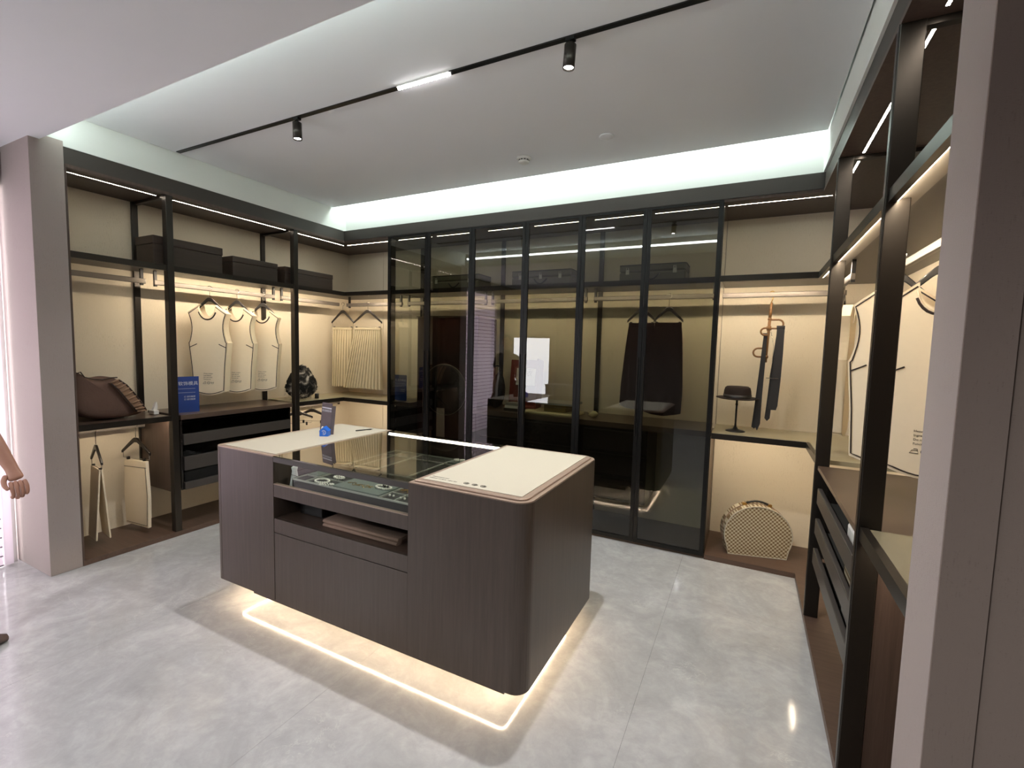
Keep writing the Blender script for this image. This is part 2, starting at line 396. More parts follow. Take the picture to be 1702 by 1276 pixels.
# window with blinds at far left
wn = struct(obj('window_1', MB().box(-4.30, -4.27, -0.45, 1.2, 0.0, 0.03).box(-4.30, -4.27, -0.45, 1.2, 2.44, 2.47)
                .box(-4.30, -4.27, -0.45, -0.42, 0.03, 2.44).box(-4.30, -4.27, 1.17, 1.2, 0.03, 2.44), 'plastic_white'))
obj('window_pane', MB().box(-4.288, -4.282, -0.42, 1.17, 0.03, 2.44), 'clear_glass', wn)
bl = thing('window_blind', 'white horizontal slatted blind glowing with daylight at the left edge beside the pillar', 'blind', (-4.23, 0.36, 0))
obj('blind_rail', MB().box(-4.252, -4.206, -0.44, 1.19, 2.42, 2.465), 'plastic_white', bl, bevel=.003)
obj('blind_edge', MB().box(-4.245, -4.208, 1.125, 1.165, 0.012, 2.42), 'slat_cloth', bl)
s0 = MB().box(-0.003, 0.0, -0.79, 0.76, -0.0385, 0.0385, Matrix.Rotation(R(-14), 4, 'Y'))
s0 = obj('slat', s0, 'slat_cloth', bl, world=False)
hm = MB().box(.0005, .005, -0.79, 0.76, -0.0385, -0.0315, Matrix.Rotation(R(-14), 4, 'Y')); tmp = bpy.data.meshes.new('shade_lip'); hm.b.to_mesh(tmp); hm.b.free()  # grey lip along each slat stands in for the overlap shadow lines
jb = bmesh.new(); jb.from_mesh(s0.data); nf = len(jb.faces); jb.from_mesh(tmp); jb.faces.ensure_lookup_table()
for f_ in jb.faces[nf:]: f_.material_index = 1
jb.to_mesh(s0.data); jb.free(); s0.data.materials.append(MATS['slat_shade_lip'])
s0.location = (0, 0, 0.045)
for k in range(1, 39):
    s = s0.copy(); C.objects.link(s); s.location = (0, 0, 0.045 + k * 0.0615)

# cove lights in the two slots
cv = thing('cove_light', 'cool white light strip hidden in the ceiling slot above the glass-door wardrobe', 'light', (-1.7, 3.52, 2.97), group='cove strips in the ceiling recess')
obj('light_strip', MB().box(-3.76, 0.31, 3.50, 3.54, 2.975, 2.985), 'cove_led', cv)
obj('housing', MB().box(-3.77, 0.32, 3.49, 3.55, 2.985, 2.999), 'plastic_white', cv)
cv = thing('cove_light', 'cool white light profile on the aisle-side face of the ceiling recess', 'light', (-1.7, 1.27, 2.775), group='cove strips in the ceiling recess')
obj('housing', MB().box(-3.78, 0.33, 1.2625, 1.268, 2.758, 2.792), 'plastic_white', cv)
obj('light_strip', MB().box(-3.775, 0.325, 1.268, 1.271, 2.763, 2.787), 'cove_front_led', cv)

# added fill lights on the aisle ceiling, unseen behind the camera
for i, (x, y, wh) in enumerate(((-2.6, -1.1, 'nearest the blinds'), (-0.9, -1.1, 'between the other two'), (1.1, -.35, 'nearest the right wall'))):
    dl = thing('ceiling_fill_light', 'added fill light in a white can on the low aisle ceiling, unseen, ' + wh, 'light', (x, y, ZS), group='added aisle fill lights')
    obj('can', MB().lathe([(.055, 0), (.055, -.09), (.051, -.09), (.049, -.02), (0, -.018)], 28, (x, y, ZS - .001)), 'plastic_white', dl)
    obj('lens', MB().lathe([(0, -.030), (.045, -.028), (.045, -.024), (0, -.024)], 24, (x, y, ZS)), 'fill_light', dl)
    d = bpy.data.lights.new('fill_light', 'SPOT'); d.energy = K_FILL; d.spot_size = R(150); d.spot_blend = 1.0; d.shadow_soft_size = 0.045; d.color = NEUT
    o = bpy.data.objects.new('fill_light', d); C.objects.link(o); o.parent = dl; o.location = (0, 0, -.14)

# ------------------------------------------------------------------ ceiling track, spots, sensors
TY = 2.0
tr = thing('ceiling_track', 'slim black magnetic track running across the upper ceiling', 'track', (-1.7, TY, ZC - .004))
obj('track_profile', MB().box(-3.77, -1.73, TY - .014, TY + .014, ZC - .006, ZC - .0003), 'black_metal', tr)
obj('track_profile', MB().box(-1.40, 0.34, TY - .014, TY + .014, ZC - .006, ZC - .0003), 'black_metal', tr)
lg = thing('linear_light', 'short row of bright square grille cells set in the black ceiling track', 'light', (-1.565, TY, ZC - .01))
obj('housing', MB().box(-1.73, -1.40, TY - .016, TY + .016, ZC - .005, ZC - .0003), 'plastic_white', lg)
for k in range(18):
    x = -1.722 + k * 0.0186
    obj('light_cell', MB().lathe([(0.0, -.008), (.0072, -.007), (.0072, -.002), (.002, 0)], 8, (x, TY, ZC - .005)), 'linear_cell', lg)
def spot(x, tilt, label, k=1.0):
    t = thing('track_spotlight', label, 'spotlight', (x, TY, ZC - .006), group='cylinder spotlights on the ceiling track')
    obj('adapter', MB().box(x - .02, x + .02, TY - .013, TY + .013, ZC - .018, ZC - .006).cyl((x, TY, ZC - .03), (x, TY, ZC - .018), .008), 'black_metal', t)
    M = Matrix.Translation((x, TY, ZC - .03)) @ Matrix.Rotation(tilt, 4, 'Y')
    obj('body', MB().lathe([(.016, 0), (.026, -.004), (.026, -.10), (.0235, -.10), (.022, -.086), (0, -.086)], 28, M=M), 'dark_metal', t)
    obj('lens', MB().lathe([(0, -.094), (.0215, -.092), (.0215, -.088), (0, -.088)], 24, M=M), 'lamp_face', t)
    d = bpy.data.lights.new('spot', 'SPOT'); d.energy = K_SPOT * k; d.spot_size = R(125); d.spot_blend = 1.0; d.shadow_soft_size = 0.02; d.color = (1, 0.98, 0.96)
    o = bpy.data.objects.new('spot', d); C.objects.link(o); o.parent = t; o.location = (0, 0, -.145)
spot(-2.51, R(-2), 'black cylinder spotlight on the left part of the ceiling track', .65)
spot(-0.77, R(3), 'black cylinder spotlight on the right part of the ceiling track, nearer the camera', 1.2)
sm = thing('smoke_detector', 'round white smoke detector on the upper ceiling', 'detector', (-1.51, 3.08, ZC))
obj('base', MB().lathe([(0.0, 0), (.052, 0), (.052, -.012), (.046, -.018), (0, -.018)], 28, (-1.51, 3.08, ZC)), 'plastic_white', sm)
obj('sensor_cap', MB().lathe([(.040, -.026), (.038, -.036), (.022, -.042), (0, -.042)], 28, (-1.51, 3.08, ZC)), 'plastic_white', sm)
vb = MB()
for k in range(10):
    a = 2 * PI * k / 10; vb.box(-.004, .004, .032, .039, -.027, -.017, Matrix.Translation((-1.51, 3.08, ZC)) @ Matrix.Rotation(a, 4, 'Z'))
obj('vent_ribs', vb, 'black_metal', sm)
tag(obj('ceiling_speaker', MB().lathe([(0, 0), (.045, 0), (.047, -.004), (.043, -.007), (0, -.008)], 28, (-0.885, 2.985, ZC - .0003)), 'ceiling_paint', bevel=0),
    'flat round grey disc cover on the upper ceiling near the lit cove', 'cover')

# ------------------------------------------------------------------ wardrobes
ZU0, ZU1 = 1.995, 2.035     # upper shelf
ZL0, ZL1 = 0.888, 0.925     # counter level
ZB = 0.035                  # base board top
def led(parent, a, b, face, mat='strip_led', w=.007):
    # strip along a->b; face = direction the light looks (unit-ish vector)
    a, b, n = Vector(a), Vector(b), Vector(face).normalized(); d = (b - a).normalized(); s = d.cross(n).normalized()
    m = MB(); vs = [m.b.verts.new(a + s * w + n * .001), m.b.verts.new(a - s * w + n * .001), m.b.verts.new(b - s * w + n * .001), m.b.verts.new(b + s * w + n * .001)]
    m.b.faces.new(vs)
    e = [m.b.verts.new(v.co - n * .002) for v in vs]; m.b.faces.new(e[::-1])
    for i in range(4): m.b.faces.new([vs[i], e[i], e[(i + 1) % 4], vs[(i + 1) % 4]])
    o = obj('light_strip', m, 'black_metal', parent); o.data.materials.append(MATS[mat])
    best = max(o.data.polygons, key=lambda p: p.normal.dot(n)); best.material_index = 1     # only the diffuser side gives light
    return o

# --- left wardrobe (with the left corner bay)
WL = thing('open_wardrobe', 'open wardrobe along the left wall with dark metal posts and linen back panels', 'wardrobe', (-4.04, 2.5, 0))
obj('base_board', MB().box(BX, LX, 1.372, BY, 0, ZB).box(LX, -3.21, FY + .01, BY, 0, ZB), 'board_wood', WL)
for (y0, y1) in ((1.372, 1.928), (1.932, 2.993), (2.997, BY)):
    obj('back_panel', MB().box(BX - .02, BX, y0, y1, ZB, ZT), 'panel_linen', WL)
obj('back_panel', MB().box(BX, -3.745, BY, BY + .02, ZB, ZT), 'panel_linen', WL)
obj('back_panel', MB().box(-3.741, -3.204, BY, BY + .02, ZB, ZT), 'panel_linen', WL)
obj('top_panel', MB().box(BX, LX, 1.372, BY, ZT, ZT + .02).box(LX, -3.21, FY + .02, BY, ZT, ZT + .02), 'brown_wood', WL)
led(WL, (LX - .06, FY + .115, ZT - .001), (-3.22, FY + .115, ZT - .001), (0, 0, -1), 'top_led', .0021)
obj('side_panel', MB().box(BX, LX - .002, 1.370, 1.380, ZB, ZT), 'brown_wood', WL)
for y in (1.93, 2.99):
    obj('post', MB().box(LX - .055, LX, y - .005, y + .040, ZB, ZT), 'dark_metal', WL, bevel=.003)
    obj('rear_post', MB().box(BX, BX + .022, y - .012, y + .028, ZB, ZT), 'dark_metal', WL, bevel=.002)
    obj('top_rail', MB().box(BX + .02, LX - .055, y, y + .03, ZT - .02, ZT), 'dark_metal', WL)
obj('front_rail', MB().box(LX - .03, LX - .004, 1.38, 3.60, ZT - .001, ZT + .019), 'rail_metal', WL)
led(WL, (LX - .10, 1.39, ZT - .001), (LX - .10, 1.915, ZT - .001), (0, 0, -1), 'top_led', .0021)
led(WL, (LX - .10, 1.985, ZT - .001), (LX - .10, 2.975, ZT - .001), (0, 0, -1), 'top_led', .0021)
led(WL, (LX - .10, 3.045, ZT - .001), (LX - .10, 3.67, ZT - .001), (0, 0, -1), 'top_led', .0021)
sh = obj('shelf', MB().box(BX, LX - .03, 1.38, BY, ZU0 + .018, ZU1 - .004).box(LX - .03, -3.21, FY + .05, BY, ZU0 + .018, ZU1 - .004), 'drawer_grey', WL)
obj('shelf_edge', MB().box(LX - .03, LX - .012, 1.38, FY + .05, ZU0, ZU1).box(LX - .012, -3.21, FY + .03, FY + .05, ZU0, ZU1), 'dark_metal', sh)
obj('shelf_channel', MB().box(LX - .085, LX - .03, 1.38, 3.585, ZU0 + .004, ZU0 + .018), 'rail_metal', sh)
for y0, y1, mm in ((1.39, 1.92, 'strip_led_dim'), (1.985, 2.98, 'strip_led_left'), (3.04, 3.60, 'strip_led_left')):
    led(WL, (LX - .032, y0, ZU0 + .003), (LX - .032, y1, ZU0 + .003), (-1, 0, -.9), mm, .0045)
def rail(parent, p0, p1, z, brackets, zs=ZU0 + .02):
    o = MB(); 
    if abs(p0[0] - p1[0]) < 1e-6: o.box(p0[0] - .011, p0[0] + .011, p0[1], p1[1], z, z + .036)
    else: o.box(p0[0], p1[0], p0[1] - .011, p0[1] + .011, z, z + .036)
    r = obj('hanging_rail', o, 'rail_metal', parent, bevel=.004)
    for (x, y) in brackets:
        obj('rail_bracket', MB().box(x - .009, x + .009, y - .009, y + .009, z - .012, zs), 'black_metal', r)
led(WL, (LX - .01, FY + .053, ZU0 + .003), (-3.23, FY + .053, ZU0 + .003), (0, 1, -.9), 'strip_led', .0045)
led(WL, (LX - .01, FY + .038, ZL0 + .008), (-3.23, FY + .038, ZL0 + .008), (0, 1, -.9), 'strip_led', .0035)
rail(WL, (-4.06, 1.39), (-4.06, 1.90), 1.906, [(-4.06, 1.875), (-4.06, 1.41)])
rail(WL, (-4.06, 1.955), (-4.06, 2.965), 1.906, [(-4.06, 1.965), (-4.06, 2.955)])
rail(WL, (-4.06, 3.03), (-4.06, 3.75), 1.906, [(-4.06, 3.04)])
rail(WL, (-4.03, 3.835), (-3.24, 3.835), 1.906, [(-3.99, 3.835), (-3.26, 3.835)])
# lower shelf of bay 1, corner counter
cs = obj('counter_board', MB().box(BX, LX - .02, 1.38, 1.925, ZL0 + .012, ZL1), 'brown_top', WL)
obj('board_edge', MB().box(LX - .034, LX - .012, 1.38, 1.925, ZL0, ZL1 + .002), 'dark_metal', cs)
cs = obj('counter_board', MB().box(BX, LX - .03, 3.04, BY, ZL0 + .012, ZL1).box(LX - .03, -3.20, FY + .03, BY, ZL0 + .012, ZL1), 'shelf_top_light', WL)
obj('board_edge', MB().box(LX - .034, LX - .012, 3.04, FY + .012, ZL0, ZL1 + .002).box(LX - .034, -3.20, FY + .012, FY + .034, ZL0, ZL1 + .002), 'dark_metal', cs)
led(WL, (LX - .036, 1.39, ZL0 + .008), (LX - .036, 1.915, ZL0 + .008), (-1, 0, -.9), 'strip_led_low', .0035)
led(WL, (LX - .036, 3.05, ZL0 + .008), (LX - .036, 3.59, ZL0 + .008), (-1, 0, -.9), 'strip_led', .0035)
rail(WL, (-4.06, 1.39), (-4.06, 1.86), 0.832, [(-4.06, 1.41), (-4.06, 1.845)], ZL0 + .02)
rail(WL, (-4.06, 3.06), (-4.06, 3.75), 0.832, [(-4.06, 3.08), (-4.06, 3.74)], ZL0 + .02)
obj('divider_panel', MB().box(BX + .02, LX - .055, 1.928, 1.966, 0.34, ZL1 - .02), 'brown_wood', WL)

# --- drawer chest in the left wardrobe
DC = thing('drawer_chest', 'dark low drawer chest under the three vests in the left wardrobe', 'drawers', (-4.04, 2.48, .33))
obj('top_board', MB().box(BX + .004, LX - .005, 1.985, 2.955, ZL0, ZL1), 'brown_top', DC, bevel=.003)
obj('carcass', MB().box(BX + .004, BX + .02, 1.99, 2.95, .34, ZL0).box(BX + .02, LX - .03, 1.99, 2.005, .34, ZL0).box(BX + .02, LX - .03, 2.935, 2.95, .34, ZL0)
    .box(BX + .02, LX - .03, 2.005, 2.935, .34, .352), 'drawer_dark', DC)
for zt, zb in ((.87, .775), (.685, .60), (.485, .40)):
    d = obj('glass_front', MB().box(LX - .032, LX - .024, 2.008, 2.932, zb + .002, zt - .004), 'shelf_glass', DC)
for zt, zb in ((.773, .69), (.598, .49), (.398, .342)):
    d = obj('drawer', MB().box(LX - .040, LX - .012, 2.006, 2.934, zb, zt), 'drawer_grey', DC, bevel=.003)
    obj('drawer_tray', MB().box(BX + .03, LX - .04, 2.012, 2.928, zb + .01, zb + .02), 'velvet_dark', d)

# --- back wardrobe with six glass doors
WB = thing('glass_door_wardrobe', 'wardrobe with six tall smoked glass doors in black frames on the back wall', 'wardrobe', (-1.7, 3.84, 0))
X0, X1 = -3.20, -0.212
obj('base_board', MB().box(X0, X1, FY + .022, BY, 0, ZB), 'board_wood', WB)
for a, b in ((-3.20, -2.205), (-2.195, -1.215), (-1.205, -.212)):
    obj('back_panel', MB().box(a, b, BY, BY + .02, ZB, ZT), 'panel_linen', WB)
obj('top_panel', MB().box(X0, X1, FY + .022, BY, ZT, ZT + .02), 'brown_wood', WB)
for x in (-3.20, -2.215, -1.228):
    obj('rear_post', MB().box(x, x + .038, BY - .022, BY, ZB, ZT), 'dark_metal', WB)
for x in (-3.205, -.232):
    obj('side_post', MB().box(x, x + .022, FY + .022, FY + .09, ZB, ZT), 'dark_metal', WB)
obj('side_panel', MB().box(-.231, -.213, FY + .09, BY - .002, ZB, ZL0), 'brown_wood', WB)
sh = obj('shelf', MB().box(X0 + .02, X1 - .02, FY + .06, BY, ZU0 + .018, ZU1 - .004), 'drawer_grey', WB)
obj('shelf_edge', MB().box(X0 + .02, X1 - .02, FY + .04, FY + .06, ZU0, ZU1), 'dark_metal', sh)
obj('shelf_channel', MB().box(X0 + .02, X1 - .02, FY + .06, FY + .11, ZU0 + .004, ZU0 + .018), 'rail_metal', sh)
for a, b in ((-3.17, -2.23), (-2.18, -1.24), (-1.19, -.25)):
    led(WB, (a, FY + .062, ZU0 + .003), (b, FY + .062, ZU0 + .003), (0, 1, -.9), 'strip_led_back', .0045)
for a, b in ((-3.17, -2.76), (-2.70, -2.27), (-2.14, -1.75), (-1.69, -1.26), (-1.16, -.75), (-.69, -.25)):
    led(WB, (a, FY + .115, ZT - .001), (b, FY + .115, ZT - .001), (0, 0, -1), 'top_led', .0021)
for a, b in ((-3.17, -2.225), (-2.18, -1.245), (-1.19, -.245)):
    rail(WB, (a, 3.835), (b, 3.835), 1.906, [(a + .015, 3.835), (b - .015, 3.835)])
ct = obj('counter_board', MB().box(X0 + .02, -2.96, FY + .05, BY, ZL0, ZL1 + .005).box(-2.23, X1 - .02, FY + .05, BY, ZL0, ZL1 + .005), 'brown_top', WB)
DX = [-3.205, -2.727, -2.240, -1.715, -1.226, -.724, -.214]
door0 = None
for k in range(6):
    a, b = DX[k] + .0015, DX[k + 1] - .0015
    fr = MB().box(a, a + .028, FY, FY + .02, .02, ZT + .012).box(b - .028, b, FY, FY + .02, .02, ZT + .012)
    fr.box(a + .028, b - .028, FY, FY + .02, .02, .05).box(a + .028, b - .028, FY, FY + .02, ZT - .004, ZT + .012)
    d = obj('door', fr, 'black_metal', WB)
    obj('glass_pane', MB().box(a + .028, b - .028, FY + .008, FY + .013, .05, ZT - .004), 'door_glass', d)
    hx = b - .024 if k % 2 == 0 else a + .018
    obj('door_handle', MB().box(hx, hx + .006, FY - .012, FY, .85, 1.45), 'dark_metal', d)

# chest under the counter behind the doors
DB = thing('drawer_chest', 'black drawer chest behind the glass doors, under the low box table', 'drawers', (-1.72, 3.86, ZB))
obj('carcass', MB().box(-2.17, -1.25, FY + .07, BY - .025, .34, ZL0), 'drawer_dark', DB)
for k in range(3):
    z = .36 + k * .176
    d = obj('drawer', MB().box(-2.165, -1.255, FY + .055, FY + .07, z, z + .165), 'drawer_dark', DB, bevel=.002)
    obj('drawer_pull', MB().box(-2.15, -1.27, FY + .048, FY + .055, z + .148, z + .158), 'dark_metal', d)
DB2 = thing('drawer_chest', 'black drawer chest behind the glass doors below the burgundy skirts', 'drawers', (-.95, 3.86, ZB))
obj('carcass', MB().box(-1.18, -.66, FY + .07, BY - .025, .30, ZL0), 'drawer_dark', DB2)
for k in range(3):
    z = .32 + k * .188
    d = obj('drawer', MB().box(-1.175, -.665, FY + .055, FY + .07, z, z + .176), 'drawer_dark', DB2, bevel=.002)
    obj('drawer_pull', MB().box(-1.16, -.68, FY + .048, FY + .055, z + .16, z + .17), 'dark_metal', d)
DB3 = thing('drawer_chest', 'black cabinet behind the first glass door under the small blue sign', 'cabinet', (-3.07, 3.86, ZB))
obj('carcass', MB().box(-3.165, -2.955, FY + .08, BY - .025, ZB, ZL0), 'drawer_dark', DB3)
obj('door', MB().box(-3.163, -2.957, FY + .065, FY + .08, ZB + .01, ZL0 - .01), 'drawer_dark', DB3, bevel=.002)

# clothes-care cabinet with round window
CC = thing('clothes_care_cabinet', 'tall glossy burgundy-black cabinet with a round porthole behind the second glass door', 'cabinet', (-2.59, 3.9, ZB))
obj('body', MB().box(-2.945, -2.245, FY + .14, BY - .03, ZB, 1.775), 'care_cabinet', CC, bevel=.008)
pd = obj('porthole_door', MB().lathe([(0, 0), (.235, 0), (.245, .006), (.245, .018), (.225, .024), (0, .02)], 48, (-2.60, FY + .14, 1.08), Matrix.Rotation(R(90), 4, 'X')), 'drawer_dark', CC)
obj('ring', MB().tube([(-2.60 + .246 * math.cos(2 * PI * k / 48), FY + .125, 1.08 + .246 * math.sin(2 * PI * k / 48)) for k in range(48)], .004, 6, True), 'rail_metal', pd)
obj('control_panel', MB().box(-2.93, -2.26, FY + .133, FY + .14, 1.36, 1.44), 'drawer_dark', CC)
obj('top_trim', MB().box(-2.95, -2.24, FY + .132, FY + .142, 1.775, 1.785), 'chrome', CC)

# --- right wardrobe (with the hat bay at the right end of the back wall)
WR = thing('open_wardrobe', 'open wardrobe along the right wall, with the hat corner at its far end', 'wardrobe', (.6, 2.9, 0))
obj('base_board', MB().box(RX, RBX, 1.37, BY, 0, ZB).box(X1 + .004, RX, FY + .004, BY, 0, ZB), 'board_wood', WR)
obj('back_panel', MB().box(X1 + .004, RBX, BY, BY + .02, ZB, ZT), 'panel_linen', WR)
for y0, y1 in ((1.37, 1.918), (1.922, 3.028), (3.032, BY)):
    obj('back_panel', MB().box(RBX, RBX + .02, y0, y1, ZB, ZT), 'panel_linen', WR)
obj('top_panel', MB().box(RX + .002, RBX, 1.37, 2.998, ZT, ZT + .018).box(RX + .002, RBX, 3.002, BY, ZT, ZT + .018).box(X1 + .002, RX + .002, FY + .02, BY, ZT, ZT + .018), 'brown_wood', WR)
obj('side_panel', MB().box(RX + .01, RBX, 1.355, 1.367, ZB, ZT), 'brown_wood', WR)
for y in (1.90, 3.01):
    obj('post', MB().box(RX, RX + .066, y, y + .042, ZB, ZT), 'dark_metal', WR, bevel=.003)
    obj('post_seam', MB().box(RX - .0015, RX + .0, y + .004, y + .009, ZB, ZT), 'black_metal', WR)
    obj('rear_post', MB().box(RBX - .022, RBX, y + .002, y + .040, ZB, ZT), 'dark_metal', WR)
    obj('top_rail', MB().box(RX + .066, RBX - .022, y + .006, y + .036, ZT - .02, ZT), 'dark_metal', WR)
for y0, y1 in ((1.39, 1.86), (1.95, 2.985), (3.06, 3.66)):
    led(WR, (RX + .10, y0, ZT - .001), (RX + .10, y1, ZT - .001), (0, 0, -1), 'top_led', .005)
led(WR, (-.19, FY + .115, ZT - .001), (.42, FY + .115, ZT - .001), (0, 0, -1), 'top_led', .0021)
sh = obj('shelf', MB().box(RX + .03, RBX, 1.38, BY, ZU0 + .018, ZU1 - .004).box(X1 + .01, RX + .03, FY + .04, BY, ZU0 + .018, ZU1 - .004), 'drawer_grey', WR)
obj('shelf_edge', MB().box(RX + .008, RX + .028, 1.38, FY + .03, ZU0 - .002, ZU1).box(X1 + .004, RX + .028, FY + .012, FY + .03, ZU0, ZU1), 'dark_metal', sh)
obj('shelf_channel', MB().box(RX + .03, RX + .09, 1.38, FY + .03, ZU0 + .006, ZU0 + .018).box(X1 + .01, RX + .03, FY + .03, FY + .09, ZU0 + .006, ZU0 + .018), 'rail_metal', sh)
for y0, y1 in ((1.385, 1.895), (1.95, 3.0), (3.06, 3.585)):
    led(WR, (RX + .033, y0, ZU0 + .002), (RX + .033, y1, ZU0 + .002), (1, 0, -.9), 'strip_led', .0045)
led(WR, (X1 + .02, FY + .034, ZU0 + .003), (RX + .02, FY + .034, ZU0 + .003), (0, 1, -.9), 'strip_led', .0045)
rail(WR, (X1 + .01, 3.835), (.56, 3.835), 1.906, [(.54, 3.835)])
rail(WR, (.61, 1.95), (.61, 2.99), 1.906, [(.61, 1.965), (.61, 2.975)])
rail(WR, (.47, 3.06), (.47, 3.80), 1.906, [(.47, 3.07)])
cs = obj('counter_board', MB().box(RX + .03, RBX, 3.055, BY, ZL0 + .012, ZL1).box(X1 + .004, RX + .03, FY + .03, BY, ZL0 + .012, ZL1), 'shelf_top_light', WR)
obj('board_edge', MB().box(RX + .008, RX + .03, 3.055, FY + .012, ZL0, ZL1 + .002).box(X1 + .004, RX + .03, FY + .012, FY + .03, ZL0, ZL1 + .002), 'dark_metal', cs)
led(WR, (X1 + .02, FY + .034, ZL0 + .008), (RX + .02, FY + .034, ZL0 + .008), (0, 1, -.9), 'strip_led', .0035)
led(WR, (RX + .036, 3.06, ZL0 + .008), (RX + .036, 3.58, ZL0 + .008), (1, 0, -.9), 'strip_led', .0035)
cs = obj('counter_board', MB().box(RX + .03, RBX, 1.375, 1.895, ZL0 + .012, ZL1), 'near_counter', WR)
obj('board_edge', MB().box(RX + .006, RX + .03, 1.375, 1.895, ZL0 - .004, ZL1 + .004), 'dark_metal', cs)
led(WR, (RX + .036, 1.38, ZL0 + .006), (RX + .036, 1.89, ZL0 + .006), (1, 0, -.9), 'strip_led', .0025)
obj('divider_panel', MB().box(RX + .068, RBX - .024, 1.905, 1.935, ZB, ZL0 + .01), 'brown_wood', WR)

# open drawer unit in the right wardrobe
RD = thing('drawer_unit', 'brown unit of three shallow open drawers in the right wardrobe', 'drawers', (.6, 2.48, .3))
obj('top_board', MB().box(RX + .01, RBX - .004, 1.965, 2.99, ZL0 - .01, ZL0 + .012), 'brown_top', RD, bevel=.002)
obj('side_panel', MB().box(RX + .06, RBX - .024, 2.952, 2.985, .40, ZL0 - .01), 'drawer_dark', RD)
obj('side_panel', MB().box(RX + .03, RBX - .024, 1.965, 1.985, .40, ZL0 - .01), 'drawer_dark', RD)
for k, z in enumerate((.785, .62, .455)):
    d = obj('drawer', MB().box(RX + .012, RX + .034, 1.99, 2.955, z - .085, z), 'drawer_grey', RD, bevel=.004)
    obj('drawer_tray', MB().box(RX + .034, RBX - .04, 2.0, 2.945, z - .08, z - .07), 'velvet_dark', d)

# ------------------------------------------------------------------ island counter
IX0, IX1, IY0, IY1, IZ0, IZ1 = -2.69, -.715, 1.575, 2.49, .12, .90
IL = thing('island_counter', 'brown wood display island with cream leather tops and a glass jewellery case', 'display counter', (-1.7, 2.03, 0))
MX0, MX1 = -2.188, -1.292
# left block
obj('left_cabinet', MB().prism(rpts(IX0, -2.645, IY0, IY1, .035, 5, (1, 0, 0, 1)), 'z', IZ0, IZ1 - .002), 'island_wood', IL)
obj('left_cabinet', MB().box(-2.642, MX0 - .0, IY0, IY1, IZ0, IZ1 - .002), 'island_wood', IL)
obj('left_top_frame', MB().prism(rpts(IX0 + .002, MX0, IY0 + .001, IY1 - .001, .034, 5, (1, 0, 0, 1)), 'z', IZ1 - .002, IZ1 + .004), 'island_trim', IL)
obj('left_inlay', MB().box(-2.645, MX0 - .012, IY0 + .025, IY1 - .03, IZ1 + .004, IZ1 + .008), 'leather_cream', IL, bevel=.001)
# right block
obj('right_cabinet', MB().prism(rpts(MX1, IX1, IY0, IY1, .065, 8, (0, 1, 1, 0)), 'z', IZ0, IZ1), 'island_wood', IL)
obj('right_top_edge', MB().prism(rpts(MX1, IX1 - .003, IY0 + .003, IY1 - .003, .062, 8, (0, 1, 1, 0)), 'z', IZ1, IZ1 + .004), 'island_trim', IL)
obj('right_top_frame', MB().prism(rpts(MX1 + .016, IX1 - .022, IY0 + .022, IY1 - .022, .045, 8, (0, 1, 1, 0)), 'z', IZ1 + .004, IZ1 + .012), 'island_trim', IL, bevel=.003)
ry = obj('right_inlay', MB().box(MX1 + .04, IX1 - .05, IY0 + .05, IY1 - .05, IZ1 + .012, IZ1 + .015), 'leather_cream', IL, bevel=.001)
# middle: door front, drawer band, open shelf, wood rail, glass case
obj('lower_front', MB().box(MX0 + .002, MX1 - .002, IY0 + .002, IY0 + .022, IZ0, .490), 'island_wood', IL, bevel=.001)
obj('shelf_front', MB().box(MX0 + .002, MX1 - .002, IY0 + .002, IY0 + .022, .494, .569), 'island_wood', IL, bevel=.001)
obj('shelf_board', MB().box(MX0, MX1, IY0 + .022, IY1 - .02, .555, .569), 'brown_top', IL)
obj('case_rail', MB().box(MX0 + .001, MX1 - .001, IY0 + .001, IY0 + .022, .686, .752), 'island_wood', IL, bevel=.001)
obj('case_rail_edge', MB().box(MX0 + .001, MX1 - .001, IY0 + .001, IY0 + .022, .752, .756), 'island_trim', IL)
obj('case_floor', MB().box(MX0, MX1, IY0 + .022, IY1 - .02, .70, .715), 'velvet_dark', IL)
obj('back_panel', MB().box(MX0, MX1, IY1 - .02, IY1 - .002, IZ0, IZ1 - .035), 'island_wood', IL)
obj('inner_floor', MB().box(MX0, MX1, IY0 + .022, IY1 - .02, IZ0, IZ0 + .012), 'island_wood', IL)
obj('top_bar', MB().box(MX0, MX1, IY0 + .001, IY0 + .022, .872, .898), 'drawer_grey', IL)
obj('top_bar', MB().box(MX0, MX1, IY1 - .03, IY1 - .002, .870, .895), 'dark_metal', IL)
obj('glass_top', MB().box(MX0 + .0005, MX1 - .0005, IY0 + .002, IY1 - .003, .898, .904), 'case_glass', IL)
obj('glass_front', MB().box(MX0 + .001, MX1 - .001, IY0 + .006, IY0 + .012, .757, .871), 'clear_glass', IL)
led(IL, (MX0 + .01, IY1 - .045, .888), (MX1 - .01, IY1 - .045, .888), (0, -1, .45), 'case_led', .009)
# plinth, under lip, under light
obj('plinth', MB().box(-2.30, -1.10, 1.86, 2.22, 0, IZ0), 'dark_metal', IL)
obj('under_lip', MB().box(-2.37, -.80, IY0 + .004, IY0 + .016, IZ0 - .012, IZ0), 'island_wood', IL)
ring = rpts(-2.60, -.832, 1.652, 2.41, .03, 5)
obj('under_light', MB().tube([(x, y, IZ0 - .006) for x, y in ring], .0026, 6, True), 'island_led', IL)
